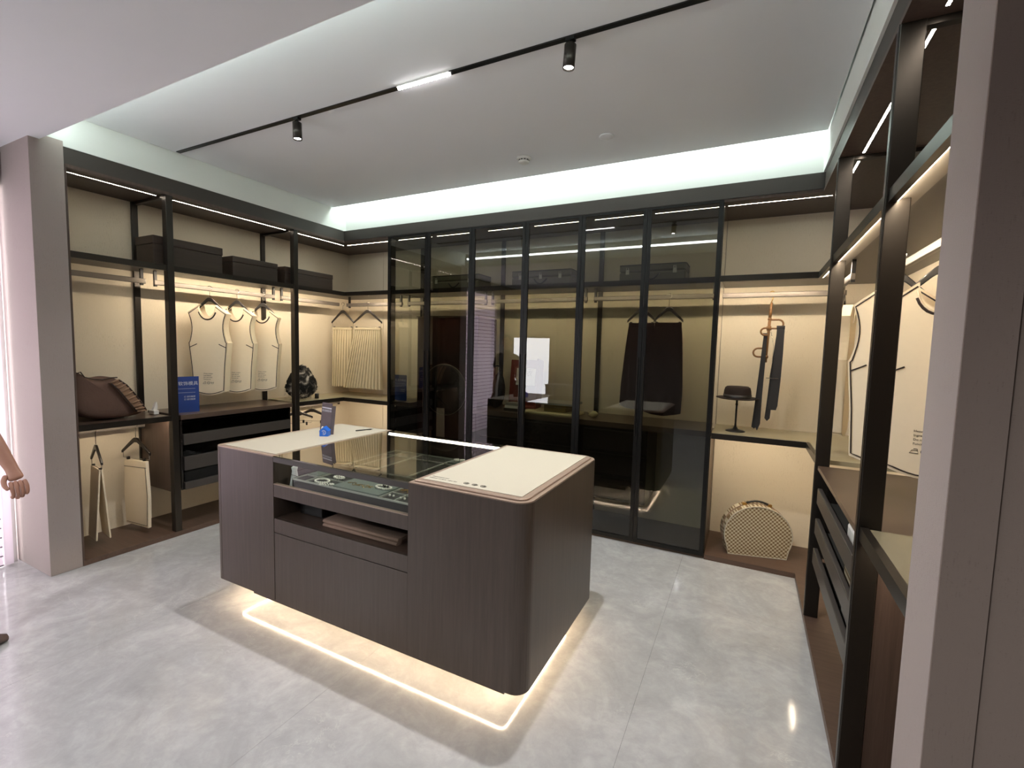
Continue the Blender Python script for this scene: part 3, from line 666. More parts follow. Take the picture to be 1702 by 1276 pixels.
# care print on the right inlay
for k, t in enumerate(('Detachable pad', 'Leather surface, wipe dry')):
    text('printed_text', t, .014, 'ink', IL, Matrix.Translation((0, 0, 0)) @ frame_m((MX1 + .055 + 1.7 - 0, IY0 + .10 - k * .022 - 2.03, IZ1 + .0153), (1, 0, 0), (0, 1, 0)))
for k in range(3):
    cx, cy, z = MX1 + .245 + k * .042, IY0 + .085, IZ1 + .016
    pts = [(cx + .013 * math.cos(a * PI / 8), cy + .010 * math.sin(a * PI / 8), z) for a in range(16)]
    obj('care_symbol', MB().tube(pts, .0011, 4, True).tube([(cx - .006, cy, z), (cx, cy - .005, z), (cx + .006, cy + .004, z)], .001, 4), 'ink', IL)

# drawer tray with dividers in the glass case
JT = thing('jewellery_tray', 'grey velvet jewellery tray with thin pale dividers inside the glass case', 'tray', (-1.74, 2.0, .716))
obj('tray_base', MB().box(MX0 + .11, MX1 - .008, IY0 + .03, IY1 - .08, .716, 0.7880), 'velvet_dark', JT)
YT = [IY0 + .03, 1.695, 1.80, 1.93, 2.28, 2.40]
XT = [MX0 + .03, -2.02, -1.86, -1.80, -1.64, -1.47, -1.42, -1.36, MX1 - .010]
for y in YT:
    obj('divider', MB().box(MX0 + .11, MX1 - .008, y - .0025, y + .0025, 0.7880, 0.7960), 'divider', JT)
for x in (MX0 + .113, -1.985, -1.795, -1.49, -1.40, MX1 - .011):
    obj('divider', MB().box(x - .0025, x + .0025, YT[0], YT[2], 0.7880, 0.7960), 'divider', JT)
for x in (MX0 + .113, -1.99, -1.85, -1.60, -1.36):
    obj('divider', MB().box(x - .0025, x + .0025, YT[3], YT[5], 0.7880, 0.7960), 'divider', JT)
obj('velvet_pad', MB().box(-1.79, -1.495, YT[0] + .004, YT[2] - .004, 0.7880, 0.8020), 'velvet_grey', JT)
obj('velvet_pad', MB().box(-2.07, -1.99, 1.70, 1.795, 0.7880, 0.7980), 'velvet_grey', JT)
obj('velvet_pad', MB().box(-1.59, -1.37, 2.30, 2.395, 0.7880, 0.8000), 'velvet_grey', JT)
def strand(cx, cy, z, rx, ry, rad, n, mat, label, name='pearl_bracelet', cat='bracelet', group=None, rot=0):
    m = MB()
    for k in range(n):
        a = 2 * PI * k / n; x, y = rx * math.cos(a), ry * math.sin(a)
        X, Y = cx + x * math.cos(rot) - y * math.sin(rot), cy + x * math.sin(rot) + y * math.cos(rot)
        m.lathe([(0, -rad), (rad * .7, -rad * .7), (rad, 0), (rad * .7, rad * .7), (0, rad)], 8, (X, Y, z + rad))
    return tag(obj(name, m, mat, smooth=True), label, cat, group)
strand(-1.915, 1.655, 0.7885, .040, .028, .0055, 22, 'pearl', 'oval pearl bracelet in the left front cell of the jewellery tray')
strand(-1.885, 1.738, 0.7885, .030, .016, .007, 12, 'pearl', 'clustered pearl bracelet behind the oval one in the jewellery tray')
strand(-1.85, 1.625, 0.7885, .034, .012, .005, 16, 'pearl', 'flat pearl strand along the front edge of the jewellery tray', rot=.5)
strand(-1.79 + .245, 1.70, 0.8025, .044, .022, .0055, 24, 'pearl', 'coiled pearl and onyx necklace on the grey velvet pad', 'necklace', 'necklace')
strand(-1.545, 1.725, 0.8025, .020, .012, .006, 7, 'ink', 'black onyx beads coiled inside the pearl necklace', 'bead_bracelet', 'bracelet')
def band(cx, cy, z, r, mat, label, tilt=.0, rot=0, g=None, cat='ring', nm='gold_ring', th=.0016):
    M = Matrix.Translation((cx, cy, z)) @ Matrix.Rotation(rot, 4, 'Z') @ Matrix.Rotation(tilt, 4, 'X')
    return tag(obj(nm, MB().tube([M @ Vector((r * math.cos(2 * PI * k / 20), r * math.sin(2 * PI * k / 20), 0)) for k in range(20)], th, 6, True), mat), label, cat, g)
m = MB()
for k in range(9): m.box(-.008, .008, -.0025, .0025, -.001, .001, Matrix.Translation((-1.75 + k * .018, 1.68 + .012 * math.sin(k * 1.3), 0.8040)) @ Matrix.Rotation(.5 + k * .7, 4, 'Z'))
m.tube([(-1.755 + k * .0085, 1.672 + .014 * math.sin(k * .8), 0.8050) for k in range(20)], .0016, 5)
tag(obj('chain_necklace', m, 'gold'), 'gold link chain necklace laid across the light velvet pad', 'necklace')
m = MB()
for k in range(8):
    a = k * .8; m.tube([(-1.445 + .03 * math.cos(a), 1.745 + .03 * math.sin(a), 0.7920), (-1.445 + .03 * math.cos(a + 2.6), 1.745 + .03 * math.sin(a + 2.6), 0.7980 + .002 * k)], .0018, 5)
tag(obj('brooch', m, 'gold'), 'spiky gold brooch at the back right of the front tray row', 'brooch')
for k, (x, y, l) in enumerate(((-1.455, 1.655, 'pair of pearl stud earrings left of the right front cell'), (-1.385, 1.65, 'pair of pearl stud earrings in the middle front cell'), (-1.375, 1.745, 'pair of pearl stud earrings in the rear right cell'))):
    m = MB()
    for s in (-1, 1): m.lathe([(0, 0), (.005, .002), (.006, .006), (.004, .011), (0, .012)], 10, (x + s * .012, y, 0.7885))
    tag(obj('stud_earrings', m, 'pearl', smooth=True), l, 'earrings', 'stud earrings in the tray cells')
m = MB().lathe([(0, 0), (.016, .0), (.017, .004), (.017, .016), (.012, .017), (0, .017)], 16, (-1.55, 2.34, 0.8005)).lathe([(0, 0), (.016, .0), (.017, .004), (.017, .016), (.012, .017), (0, .017)], 16, (-1.51, 2.345, 0.8005))
tag(obj('pearl_earrings', m, 'pearl', smooth=True), 'large round pearl earrings near the back of the glass case', 'earrings')
band(-1.43, 2.335, 0.8035, .018, 'chrome', 'plain silver ring on the rear velvet pad', nm='silver_ring')
tag(obj('price_card', MB().box(-1.405, -1.345, 2.33, 2.385, 0.8085, 0.8095), 'paper_white'), 'small white card lying at the rear right of the glass case', 'card')
NB = thing('necklace_bust', 'white tapering necklace display standing at the left end of the glass case', 'display stand', (-2.13, 1.66, .7155))
obj('bust', MB().lathe([(0, 0), (.024, 0), (.027, .02), (.020, .060), (.014, .10), (.018, .118), (.009, .124), (0, .124)], 20, (-2.13, 1.66, .7155), sx=.8), 'bust_white', NB)
obj('strap', MB().tube([(-2.13 + .018 * math.cos(2 * PI * k / 16), 1.66 + .021 * math.sin(2 * PI * k / 16), .786 - .012 * math.sin(2 * PI * k / 16)) for k in range(16)], .0012, 4, True), 'ink', NB)
WBx = thing('watch_box', 'dark box standing at the left end of the open shelf below the glass case', 'box', (-2.10, 1.78, .569))
obj('body', MB().box(-2.14, -1.97, 1.70, 1.86, .5695, .635), 'black_leather', WBx, bevel=.004)
obj('lid', MB().box(-2.142, -1.968, 1.698, 1.862, .637, .668), 'black_leather', WBx, bevel=.004)
def folded(z, y0, y1, x0, x1, label, g):
    m = MB(); t = .017; n = 10
    prof = [(y0 + .010 * (1 - math.sin(PI * k / n)), z + t * .5 - t * .5 * math.cos(PI * k / n)) for k in range(n + 1)]
    prof = prof + [(y1, z + t), (y1, z)]
    m.prism(prof, 'x', x0, x1, smooth=True)
    return tag(obj('folded_scarf', m, 'brown_scarf'), label, 'scarf', g)
plain('brown_scarf', (150, 126, 108), 0.9, 0, 0.06, 80, bmp=0.3)
folded(.5695, 1.625, 1.78, -1.88, -1.40, 'folded light brown scarf at the bottom of the pair on the open shelf', 'folded scarves on the island shelf')
folded(.587, 1.63, 1.80, -1.885, -1.395, 'folded light brown scarf on top of the other on the open shelf', 'folded scarves on the island shelf')

# leaflet stand, blue house, pen on the left top
LF = thing('leaflet', 'grey leaflet card with white heading standing on the left island top', 'card', (-2.45, 2.14, IZ1 + .0085), R(-12))
Mx = Matrix.Rotation(R(-6), 4, 'X')
obj('card', MB().box(-.062, .062, -.001, .001, 0, .20, Mx), 'leaflet_grey', LF, world=False)
obj('side_flap', MB().box(0, .022, -.001, .001, 0, .185, Matrix.Translation((.062, 0, 0)) @ Mx @ Matrix.Rotation(R(60), 4, 'Z')), 'leaflet_grey', LF, world=False)
TM = Mx @ frame_m((-.055, -.0016, .168), (1, 0, 0), (0, 0, 1))
obj('header_band', MB().box(-.056, .056, -.0018, -.001, .163, .170, Mx), 'white_print', LF, world=False)
text('printed_title', '请注意保管好物', .0165, 'white_print', LF, Mx @ frame_m((-.057, -.0016, .143), (1, 0, 0), (0, 0, 1)))
obj('printed_disc', MB().lathe([(0, 0), (.018, 0), (.018, .001), (0, .001)], 24, M=Mx @ Matrix.Translation((-.03, -.0012, .024)) @ Matrix.Rotation(R(90), 4, 'X')), 'paper_white', LF, world=False)
HB = thing('house_box', 'small blue paper house box beside the grey leaflet on the island', 'box', (-2.385, 2.085, IZ1 + .0085), R(28))
obj('walls', MB().prism([(-.026, 0), (.026, 0), (.026, .034), (0, .058), (-.026, .034)], 'y', -.024, .024), 'sticker_blue', HB, world=False)
obj('roof', MB().prism([(-.029, .0335), (0, .0605), (.029, .0335), (.0265, .0335), (0, .0575), (-.0265, .0335)], 'y', -.026, .026), 'sticker_blue', HB, world=False)
obj('round_emblem', MB().tube([(-.013 * math.cos(2 * PI * k / 20 + .6), -.0245, .024 + .013 * math.sin(2 * PI * k / 20 + .6)) for k in range(15)], .0016, 5)
    .tube([(-.006, -.0245, .028), (.005, -.0245, .027), (-.002, -.0245, .023), (.006, -.0245, .019), (-.006, -.0245, .018)], .0013, 5), 'white_print', HB, world=False)
PN = thing('pen', 'black pen lying on the cream leather near the back of the island', 'pen', (-2.32, 2.36, IZ1 + .013))
d = Vector((.05, .118, 0)).normalized(); p = Vector((-2.32, 2.36, IZ1 + .0125))
obj('barrel', MB().cyl(p - d * .06, p + d * .05, .0038), 'black_leather', PN)
obj('cap_band', MB().cyl(p + d * .01, p + d * .014, .0044), 'chrome', PN)
obj('nib', MB().cyl(p + d * .05, p + d * .065, .0032, .0008), 'chrome', PN)

# ------------------------------------------------------------------ hangers
def arc(c, r, a0, a1, n=10): return [(c[0] + r * math.cos(R(a0 + (a1 - a0) * k / n)), 0, c[1] + r * math.sin(R(a0 + (a1 - a0) * k / n))) for k in range(n + 1)]
def hanger(t, half=.145, top=1.79, hook_z=1.944, mat='hanger_black', drop=.055, clips=None):
    # local frame: hanger in the x-z plane, hook over the rail (rail top at hook_z); z values absolute relative to t
    obj('hook', MB().tube([(0, 0, top + .01), (0, 0, hook_z - .03)] + [(x, y, z) for x, y, z in arc((.0, hook_z - .014), .018, -60, 200, 12)], .0024, 6), 'chrome', t, world=False)
    pts = []; tp = []
    for k in range(-10, 11):
        u = k / 10; pts.append((half * u, 0, top - drop * (abs(u) ** 1.05 if abs(u) > .12 else .108))); tp.append(1.25 - .55 * abs(u))
    m = MB(); prev = None
    for k, ((x, y, z), s) in enumerate(zip(pts, tp)):
        h = .014 * s; q = [m.b.verts.new((x, -.007, z - h)), m.b.verts.new((x, .007, z - h)), m.b.verts.new((x, .007, z + h)), m.b.verts.new((x, -.007, z + h))]
        if prev:
            for i in range(4): m.b.faces.new([prev[i], prev[(i + 1) % 4], q[(i + 1) % 4], q[i]])
        else: m.b.faces.new(q[::-1])
        prev = q
    m.b.faces.new(prev); obj('shoulder_arms', m, mat, t, world=False, bevel=.003)
    if clips:
        zc, xs = clips
        bar = [(-half * .92, 0, top - drop * .86), (-half * .92, 0, zc + .012), (half * .92, 0, zc + .012), (half * .92, 0, top - drop * .86)]
        obj('clip_bar', MB().tube(bar, .0018, 6), 'chrome', t, world=False)
        for x in xs: obj('clip', MB().box(x - .008, x + .008, -.009, .009, zc - .012, zc + .020), 'hanger_black', t, world=False, bevel=.002)

# ------------------------------------------------------------------ vest display forms
def vest_outline(n=8):
    P = [(-.060, 1.790), (-.145, 1.722)]
    for k in range(1, n + 1):                      # armhole
        a = k / n; P.append((-.145 + .030 * math.sin(PI * a * .9) * (1 - a * .35) - .003 * a, 1.722 - .232 * a))
    P += [(-.149, 1.478), (-.146, 1.44), (-.130, 1.27), (-.119, 1.065)]
    for k in range(1, 6): P.append((-.119 + .119 * k / 5, 1.065 - .030 * math.sin(PI / 2 * k / 5)))
    L = P; Rr = [(-x, z) for x, z in L[:-1]][::-1]
    N = [(.060 * math.cos(a), 1.790 - .102 * math.sin(a)) for a in [PI * k / 10 for k in range(1, 10)]]
    return L + Rr + N                              # closed loop, from left neck point round the body back to the neckline
VO = vest_outline()
def make_vest(label, loc, rot, mid=None):
    t = thing('sleeveless_vest', label, 'vest', loc, rot)
    hanger(t, .122, 1.850, 1.944, drop=.125)
    D = .055
    f = MB().prism(VO, 'y', -D, -D + .004); obj('front', f, 'vest_board', t, world=False)
    f = MB().prism(VO, 'y', D - .004, D); obj('back', f, 'vest_board', t, world=False)
    # side walls follow the outline except at the neck and the hem
    n = len(VO); cut = 2 * (2 + 8 + 4 + 5) - 1
    for rng, nm in (((0, 14), 'side_band'), ((cut - 14 - 1, cut - 1), 'side_band')):
        s = MB(); pr = None
        for k in range(rng[0], rng[1] + 1):
            x, z = VO[k % n]; q = [s.b.verts.new((x, -D, z)), s.b.verts.new((x, D, z)), s.b.verts.new((x * .975, D, z - .001)), s.b.verts.new((x * .975, -D, z - .001))]
            if pr:
                for i in range(4): s.b.faces.new([pr[i], pr[(i + 1) % 4], q[(i + 1) % 4], q[i]])
            else: s.b.faces.new(q[::-1])
            pr = q
        s.b.faces.new(pr); obj(nm, s, 'vest_edge', t, world=False)
    yl = -D - .0006
    def ln(pts, r=.0026): return MB().tube([(x, yl, z) for x, z in pts], r, 5)
    ins = [(x * .93, z) for x, z in VO]
    dz = lambda k: -.008 if k < 10 else (-.008 + .018 * (k - 9) / 4 if k < 14 else .012)
    obj('seam_line', ln([(-.064, 1.772)] + [(VO[k][0] * .94, VO[k][1] + dz(min(k, cut - 1 - k))) for k in range(1, cut - 1)] + [(.064, 1.772)], .0030), 'vest_line', t, world=False)
    obj('neck_band', ln([(.066 * math.cos(PI * k / 14), 1.784 - .110 * math.sin(PI * k / 14)) for k in range(1, 14)], .0042), 'vest_edge', t, world=False)
    obj('neck_line', ln([(.071 * math.cos(PI * k / 14), 1.776 - .110 * math.sin(PI * k / 14)) for k in range(2, 13)], .0050), 'vest_line', t, world=False)
    for s in (-1, 1): obj('dart_line', ln([(s * .138, 1.435), (s * .082, 1.464)], .0032), 'vest_line', t, world=False)
    F = frame_m((0, yl, 0), (1, 0, 0), (0, 0, 1))
    for k, tx in enumerate(('Heavy compo', 'Ingredients', 'Do not twist', 'Functional')):
        text('printed_text', tx, .0125, 'ink', t, frame_m((-.038, yl, 1.215 - k * .0165), (1, 0, 0), (0, 0, 1)))
    z = 1.140
    obj('care_symbol', MB().tube([(-.046, yl, z - .008), (-.038, yl, z + .004), (-.022, yl, z + .004), (-.020, yl, z - .008)], .0011, 4, True)
        .tube([(-.034, yl, z + .010), (-.023, yl, z + .010), (-.022, yl, z + .002)], .0011, 4), 'ink', t, world=False)
    obj('care_symbol', MB().tube([(-.002 + .0105 * math.cos(2 * PI * k / 16), yl, z + .0105 * math.sin(2 * PI * k / 16)) for k in range(16)], .0011, 4, True)
        .tube([(-.007, yl, z + .004), (-.005, yl, z - .004), (-.002, yl, z + .001), (.001, yl, z - .004), (.003, yl, z + .004)], .0010, 4), 'ink', t, world=False)
    obj('care_symbol', MB().tube([(.016, yl, z + .008), (.019, yl, z - .008), (.033, yl, z - .008), (.036, yl, z + .008)], .0011, 4)
        .tube([(.014, yl, z + .006), (.026, yl, z + .002), (.038, yl, z + .006)], .001, 4), 'ink', t, world=False)
    return t
# front normal of a vest is local -Y; rotz = angle of normal + 90
GV = 'cream vest display forms'
v1 = make_vest('cream sleeveless vest form on a black hanger, nearest the blue sign in the left wardrobe', (-4.06, 2.365, 0), R(-52 + 90))
v1['group'] = GV
dup(v1, (-4.06, 2.60, 0), R(-50 + 90), 'cream sleeveless vest form hanging between two others, half hidden', GV)
dup(v1, (-4.06, 2.845, 0), R(-47 + 90), 'cream sleeveless vest form hanging nearest the black and white fur bag', GV)
dup(v1, (.545, 2.51, 0), R(-103 + 90), 'cream vest form in the right wardrobe seen between its two posts', GV)
dup(v1, (.635, 2.34, 0), R(-104 + 90), 'cream vest form in the right wardrobe beside the near pillar, with care text showing', GV)
dup(v1, (.47, 3.30, 0), R(165 + 90), 'cream vest form at the far end of the right wardrobe seen edge-on', GV)

# ------------------------------------------------------------------ skirts
def pleated(label, loc, rot, topw, botw, ztop, zbot, n=20, grp=None, hang_top=1.862, half=.14, shear=0.0):
    t = thing('pleated_skirt', label, 'skirt', loc, rot, grp)
    hanger(t, half, hang_top, 1.944, drop=.135, clips=(ztop + .01, (-topw * .45, topw * .45)))
    b = bmesh.new(); rows = 8; cols = n * 5; grid = []
    for s in (-1, 1):
        g = []
        for r in range(rows + 1):
            f = r / rows; z = ztop + (zbot - ztop) * f; wd = topw + (botw - topw) * f; row = []
            for c in range(cols + 1):
                u = c / cols; am = -s * (.016 + .026 * f); tri = (0, 0, 0, .35, 1)[c % 5] + .5
                row.append(b.verts.new((wd * (u - .5) + shear * f, s * (.012 + .035 * f * math.sin(PI * u)) + (tri - .5) * am, z - (.004 * math.sin(u * 9) if r == rows else 0))))
            g.append(row)
        grid.append(g)
        for r in range(rows):
            for c in range(cols):
                b.faces.new([g[r][c], g[r][c + 1], g[r + 1][c + 1], g[r + 1][c]])
    for r in range(rows):
        for c in (0, cols):
            try: b.faces.new([grid[0][r][c], grid[1][r][c], grid[1][r + 1][c], grid[0][r + 1][c]])
            except Exception: pass
    obj('pleated_cloth', b, 'pleat_cream', t, world=False)
    obj('waistband', MB().box(-topw / 2 - .002, topw / 2 + .002, -.016, .016, ztop - .004, ztop + .02), 'pleat_cream', t, world=False, bevel=.003)
    return t
GS = 'pleated cream skirts in the left corner'
pleated('cream pleated skirt on a black clip hanger, left one in the corner bay', (-4.045, 3.79, 0), R(14), .24, .26, 1.655, 1.02, 8, GS)
pleated('cream pleated skirt on a black clip hanger beside the first glass door', (-3.685, 3.80, 0), R(8), .33, .50, 1.655, 1.015, 13, GS, half=.18, shear=-.06)
def skirt_dark(label, loc, rot, topw, botw, ztop, zbot, shear, half):
    t = thing('long_skirt', label, 'skirt', loc, rot, 'burgundy skirts behind the glass doors')
    hanger(t, half, 1.840, 1.944, drop=.105, clips=(ztop + .012, (-topw * .42, topw * .42)))
    b = bmesh.new(); rows, cols = 10, 24; G = []
    for s in (-1, 1):
        g = []
        for r in range(rows + 1):
            f = r / rows; wd = topw + (botw - topw) * min(1, f * 1.35) ** .8; row = []
            for c in range(cols + 1):
                u = c / cols; row.append(b.verts.new((wd * (u - .5) + shear * f, s * (.008 + .05 * f * math.sin(PI * u)) + .006 * f * math.sin(u * 19), ztop + (zbot - ztop) * f - (.02 * math.sin(PI * u) * f if s < 0 else 0))))
            g.append(row)
        G.append(g)
        for r in range(rows):
            for c in range(cols): b.faces.new([g[r][c], g[r][c + 1], g[r + 1][c + 1], g[r + 1][c]])
    for r in range(rows):
        for c in (0, cols): b.faces.new([G[0][r][c], G[1][r][c], G[1][r + 1][c], G[0][r + 1][c]])
    obj('skirt_cloth', b, 'burgundy_cloth', t, world=False, smooth=True)
    obj('waistband', MB().box(-topw / 2, topw / 2, -.010, .010, ztop - .006, ztop + .022), 'burgundy_cloth', t, world=False, bevel=.002)
skirt_dark('long dark burgundy skirt on a black clip hanger, left of the pair behind the doors', (-.785, 3.83, 0), 0, .20, .26, 1.70, 1.05, -.02, .115)
skirt_dark('long dark burgundy skirt on a black clip hanger, right of the pair behind the doors', (-.575, 3.80, 0), R(4), .20, .29, 1.70, 1.02, -.02, .11)

# trouser forms in the lower left bay
TF = thing('trouser_form', 'narrow cream folded trousers on a black hanger near the left pillar', 'trousers', (-4.05, 1.557, 0), R(-9))
hanger(TF, .13, .740, .870, drop=.11, clips=(.575, (-.085, .085)))
for s in (-1, 1):
    M = Matrix.Translation((0, 0, .585)) @ Matrix.Rotation(s * R(3.6), 4, 'X') @ Matrix.Translation((0, 0, -.585))
    obj('trouser_leg', MB().prism([(-.10, .585), (.10, .585), (.095, .085), (-.095, .085)], 'y', s * .006 - .005, s * .006 + .005, M), 'vest_board', TF, world=False, bevel=.002)
TF = thing('skirt_form', 'flat cream skirt board with dark waist line, hanging in the low left bay', 'skirt', (-4.06, 1.80, 0), R(12))
hanger(TF, .14, .750, .870, drop=.11, clips=(.585, (-.08, .08)))
P = [(-.105, .585), (.105, .585), (.120, .32), (.110, .075), (-.110, .095), (-.120, .32)]
obj('front', MB().prism(P, 'y', -.012, .012), 'vest_board', TF, world=False, bevel=.003)
obj('waist_line', MB().tube([(-.108, -.0125, .535), (.108, -.0125, .535)], .0018, 5), 'vest_line', TF, world=False)
obj('seam_line', MB().tube([(.098, -.0125, .535), (.110, -.0125, .32), (.100, -.0125, .092), (-.10, -.0125, .108)], .0018, 5), 'vest_line', TF, world=False)
for x, y, r, l in ((-4.06, 3.20, 60, 'black clip hanger under the corner counter, half hidden by the post'), (-4.06, 3.385, 30, 'black clip hanger under the corner counter behind the leaflet')):
    t = thing('clip_hanger', l, 'hanger', (x, y, 0), R(r), 'empty hangers under the corner counter')
    hanger(t, .15, .795, .870, drop=.065, clips=(.665, (-.09, .09)))

# ------------------------------------------------------------------ boxes on the left shelf
def sbox(x0, x1, y0, y1, h, label):
    t = thing('storage_box', label, 'box', ((x0 + x1) / 2, (y0 + y1) / 2, ZU1 - .004), 0, 'brown boxes on the left top shelf'); z = ZU1 - .0035
    obj('body', MB().box(x0, x1, y0, y1, z, z + h * .72), 'box_brown', t, bevel=.004)
    obj('lid', MB().box(x0 - .003, x1 + .003, y0 - .003, y1 + .003, z + h * .72 + .001, z + h), 'box_brown', t, bevel=.004)
sbox(-4.12, -3.885, 1.875, 2.372, .215, 'largest dark brown storage box, crossing the first post of the left shelf')
sbox(-4.14, -3.88, 2.455, 2.868, .172, 'dark brown storage box between the other two on the left shelf')
sbox(-4.12, -3.88, 2.945, 3.50, .166, 'dark brown storage box nearest the corner on the left shelf')

# suitcases
def suitcase(x0, x1, label, latches, y0=3.80, h=.152):
    t = thing('suitcase', label, 'suitcase', ((x0 + x1) / 2, y0 + .12, ZU1 - .004), 0, 'vintage suitcases behind the glass doors'); z = ZU1 - .0035
    obj('base_shell', MB().box(x0, x1, y0, y0 + .24, z, z + h * .62), 'suitcase_shell', t, bevel=.012)
    obj('lid_shell', MB().box(x0, x1, y0, y0 + .24, z + h * .63, z + h), 'suitcase_shell', t, bevel=.012)
    obj('edge_trim', MB().tube([(x, y, z + h - .004) for x, y in rpts(x0, x1, y0, y0 + .24, .02, 4)], .004, 6, True), 'black_leather', t)
    cx = (x0 + x1) / 2
    obj('carry_handle', MB().tube([(cx - .06 + .12 * k / 8, y0 - .006 - .012 * math.sin(PI * k / 8), z + h * .5 - .045 * math.sin(PI * k / 8)) for k in range(9)], .007, 8), 'black_leather', t)
    for f in latches:
        x = x0 + (x1 - x0) * f
        l = obj('latch', MB().box(x - .014, x + .014, y0 - .005, y0, z + h * .50, z + h * .74), 'latch_glare', t, bevel=.002)
        obj('latch_loop', MB().tube([(x - .008, y0 - .008, z + h * .68), (x - .008, y0 - .008, z + h * .84), (x + .008, y0 - .008, z + h * .84), (x + .008, y0 - .008, z + h * .68)], .0026, 6), 'latch_glare', l)
suitcase(-2.855, -2.30, 'grey-green vintage suitcase behind the second glass door', (.12, .80))
suitcase(-1.955, -1.385, 'grey-green vintage suitcase with three latches behind the middle doors', (.15, .5, .82))
suitcase(-.975, -.465, 'grey-green vintage suitcase behind the two right-hand glass doors', (.13, .84))

# ------------------------------------------------------------------ signs
def sign(label, loc, rot, w, h):
    t = thing('counter_sign', label, 'sign', loc, rot, 'blue counter signs')
    obj('panel', MB().box(-w / 2, w / 2, -.0015, .0015, 0, h), 'sign_blue', t, world=False)
    y = -.0019; F = lambda x, z: frame_m((x, y, z), (1, 0, 0), (0, 0, 1))
    s = w / .19
    text('printed_title', '具', .030 * s, 'white_print', t, F(-w * .46, h * .765))
    text('printed_title', '软饰模具', .034 * s, 'white_print', t, F(-w * .25, h * .765), 1.02)
    for k in range(2):
        obj('printed_rule', MB().box(-w * .44, w * .36, y, -.0015, h * (.66 - .11 * k), h * (.66 - .11 * k) + .0018), 'white_print', t, world=False)
    for k in range(2):
        text('printed_text', '□ 请勿触摸', .015 * s, 'white_print', t, F(-w * .05, h * (.42 - .075 * k)))
    return t
sign('blue printed card standing beside the post on the left drawer chest', (-3.93, 2.085, ZL1 + .0005), R(80), .19, .282)
sign('small blue printed card standing behind the first glass door', (-3.16, 3.72, ZL1 + .0055), R(2), .15, .262)

# ------------------------------------------------------------------ left shelf soft goods
DV = thing('duvet_bag', 'brown slouched duvet bag with a ribbed edge on the left shelf', 'bag', (-4.05, 1.6, ZL1))
OUT = [(1.392, .0), (1.392, .20), (1.40, .285), (1.425, .335), (1.445, .345), (1.465, .31), (1.50, .298), (1.56, .288), (1.61, .30), (1.645, .30), (1.69, .26), (1.74, .19), (1.79, .10), (1.815, .045), (1.80, .0)]
b = bmesh.new(); cx, cz = 1.58, .12; rings = []
for k, (off, s) in enumerate(((-.15, .75), (-.135, .93), (-.09, .99), (0, 1.0), (.08, .99), (.12, .93), (.14, .70))):
    rings.append([b.verts.new((-4.05 + off + .012 * noise.noise((y * 9, z * 9, off * 9)), cx + (y - cx) * s, ZL1 + .001 + max(0, (cz + (z - cz) * s)) + (.0 if z < .01 else .010 * noise.noise((y * 14, z * 14, k))))) for y, z in OUT])
for A, B in zip(rings, rings[1:]):
    for i in range(len(OUT)):
        j = (i + 1) % len(OUT); f = b.faces.new([A[i], A[j], B[j], B[i]]); f.smooth = True
b.faces.new(rings[0]); b.faces.new(rings[-1][::-1])
for v in b.verts: v.co.z = max(v.co.z, ZL1 + .001)
dv = obj('bag_body', b, 'duvet_brown', DV)
mod = dv.modifiers.new('s', 'SUBSURF'); mod.levels = 2; mod.render_levels = 2
g = [(1.645, .290), (1.69, .250), (1.735, .187), (1.782, .105), (1.808, .05)]
go = [(1.640, .282), (1.684, .244), (1.728, .182), (1.774, .104), (1.800, .052)]; gi = [(1.590, .262), (1.632, .214), (1.672, .152), (1.712, .088), (1.735, .050)]
m = MB(); pr = None
for (a, b_) in zip(go, gi):
    q = [m.b.verts.new((-3.895, a[0], ZL1 + a[1])), m.b.verts.new((-3.887, b_[0], ZL1 + b_[1])), m.b.verts.new((-3.93, b_[0], ZL1 + b_[1])), m.b.verts.new((-3.94, a[0], ZL1 + a[1]))]
    if pr:
        for i in range(4): m.b.faces.new([pr[i], pr[(i + 1) % 4], q[(i + 1) % 4], q[i]])
    else: m.b.faces.new(q[::-1])
    pr = q
m.b.faces.new(pr); gs = obj('gusset', m, 'duvet_rib', DV)
for k in range(10):
    f = k / 9; i = min(3, int(f * 4)); u = f * 4 - i
    A = [go[i][n] * (1 - u) + go[i + 1][n] * u for n in (0, 1)]; B = [gi[i][n] * (1 - u) + gi[i + 1][n] * u for n in (0, 1)]
    obj('gusset_rib', MB().tube([(-3.894, A[0], ZL1 + A[1]), (-3.884, (A[0] + B[0]) / 2, ZL1 + (A[1] + B[1]) / 2), (-3.886, B[0], ZL1 + B[1])], .006, 6), 'duvet_rib', gs)
for g_, x_ in ((go, -3.893), (gi, -3.884)): obj('piping', MB().tube([(x_, y, ZL1 + z) for y, z in g_], .005, 6), 'piping_brown', DV)
obj('piping', MB().tube([(-3.925, y, ZL1 + z - .004) for y, z in OUT[3:10]], .0042, 6), 'piping_brown', DV)
TS = thing('tissue_holder', 'small white folded tissue pack beside the post on the left shelf', 'tissue', (-4.0, 1.905, ZL1))
obj('pack', MB().box(-4.04, -3.97, 1.882, 1.920, ZL1 + .0005, ZL1 + .035), 'paper_white', TS, bevel=.006)
obj('tissue', MB().prism([(1.888, .035), (1.918, .035), (1.922, .062), (1.915, .098), (1.903, .075)], 'x', -4.02, -3.99, Matrix.Translation((0, 0, ZL1))), 'paper_white', TS, bevel=.003)

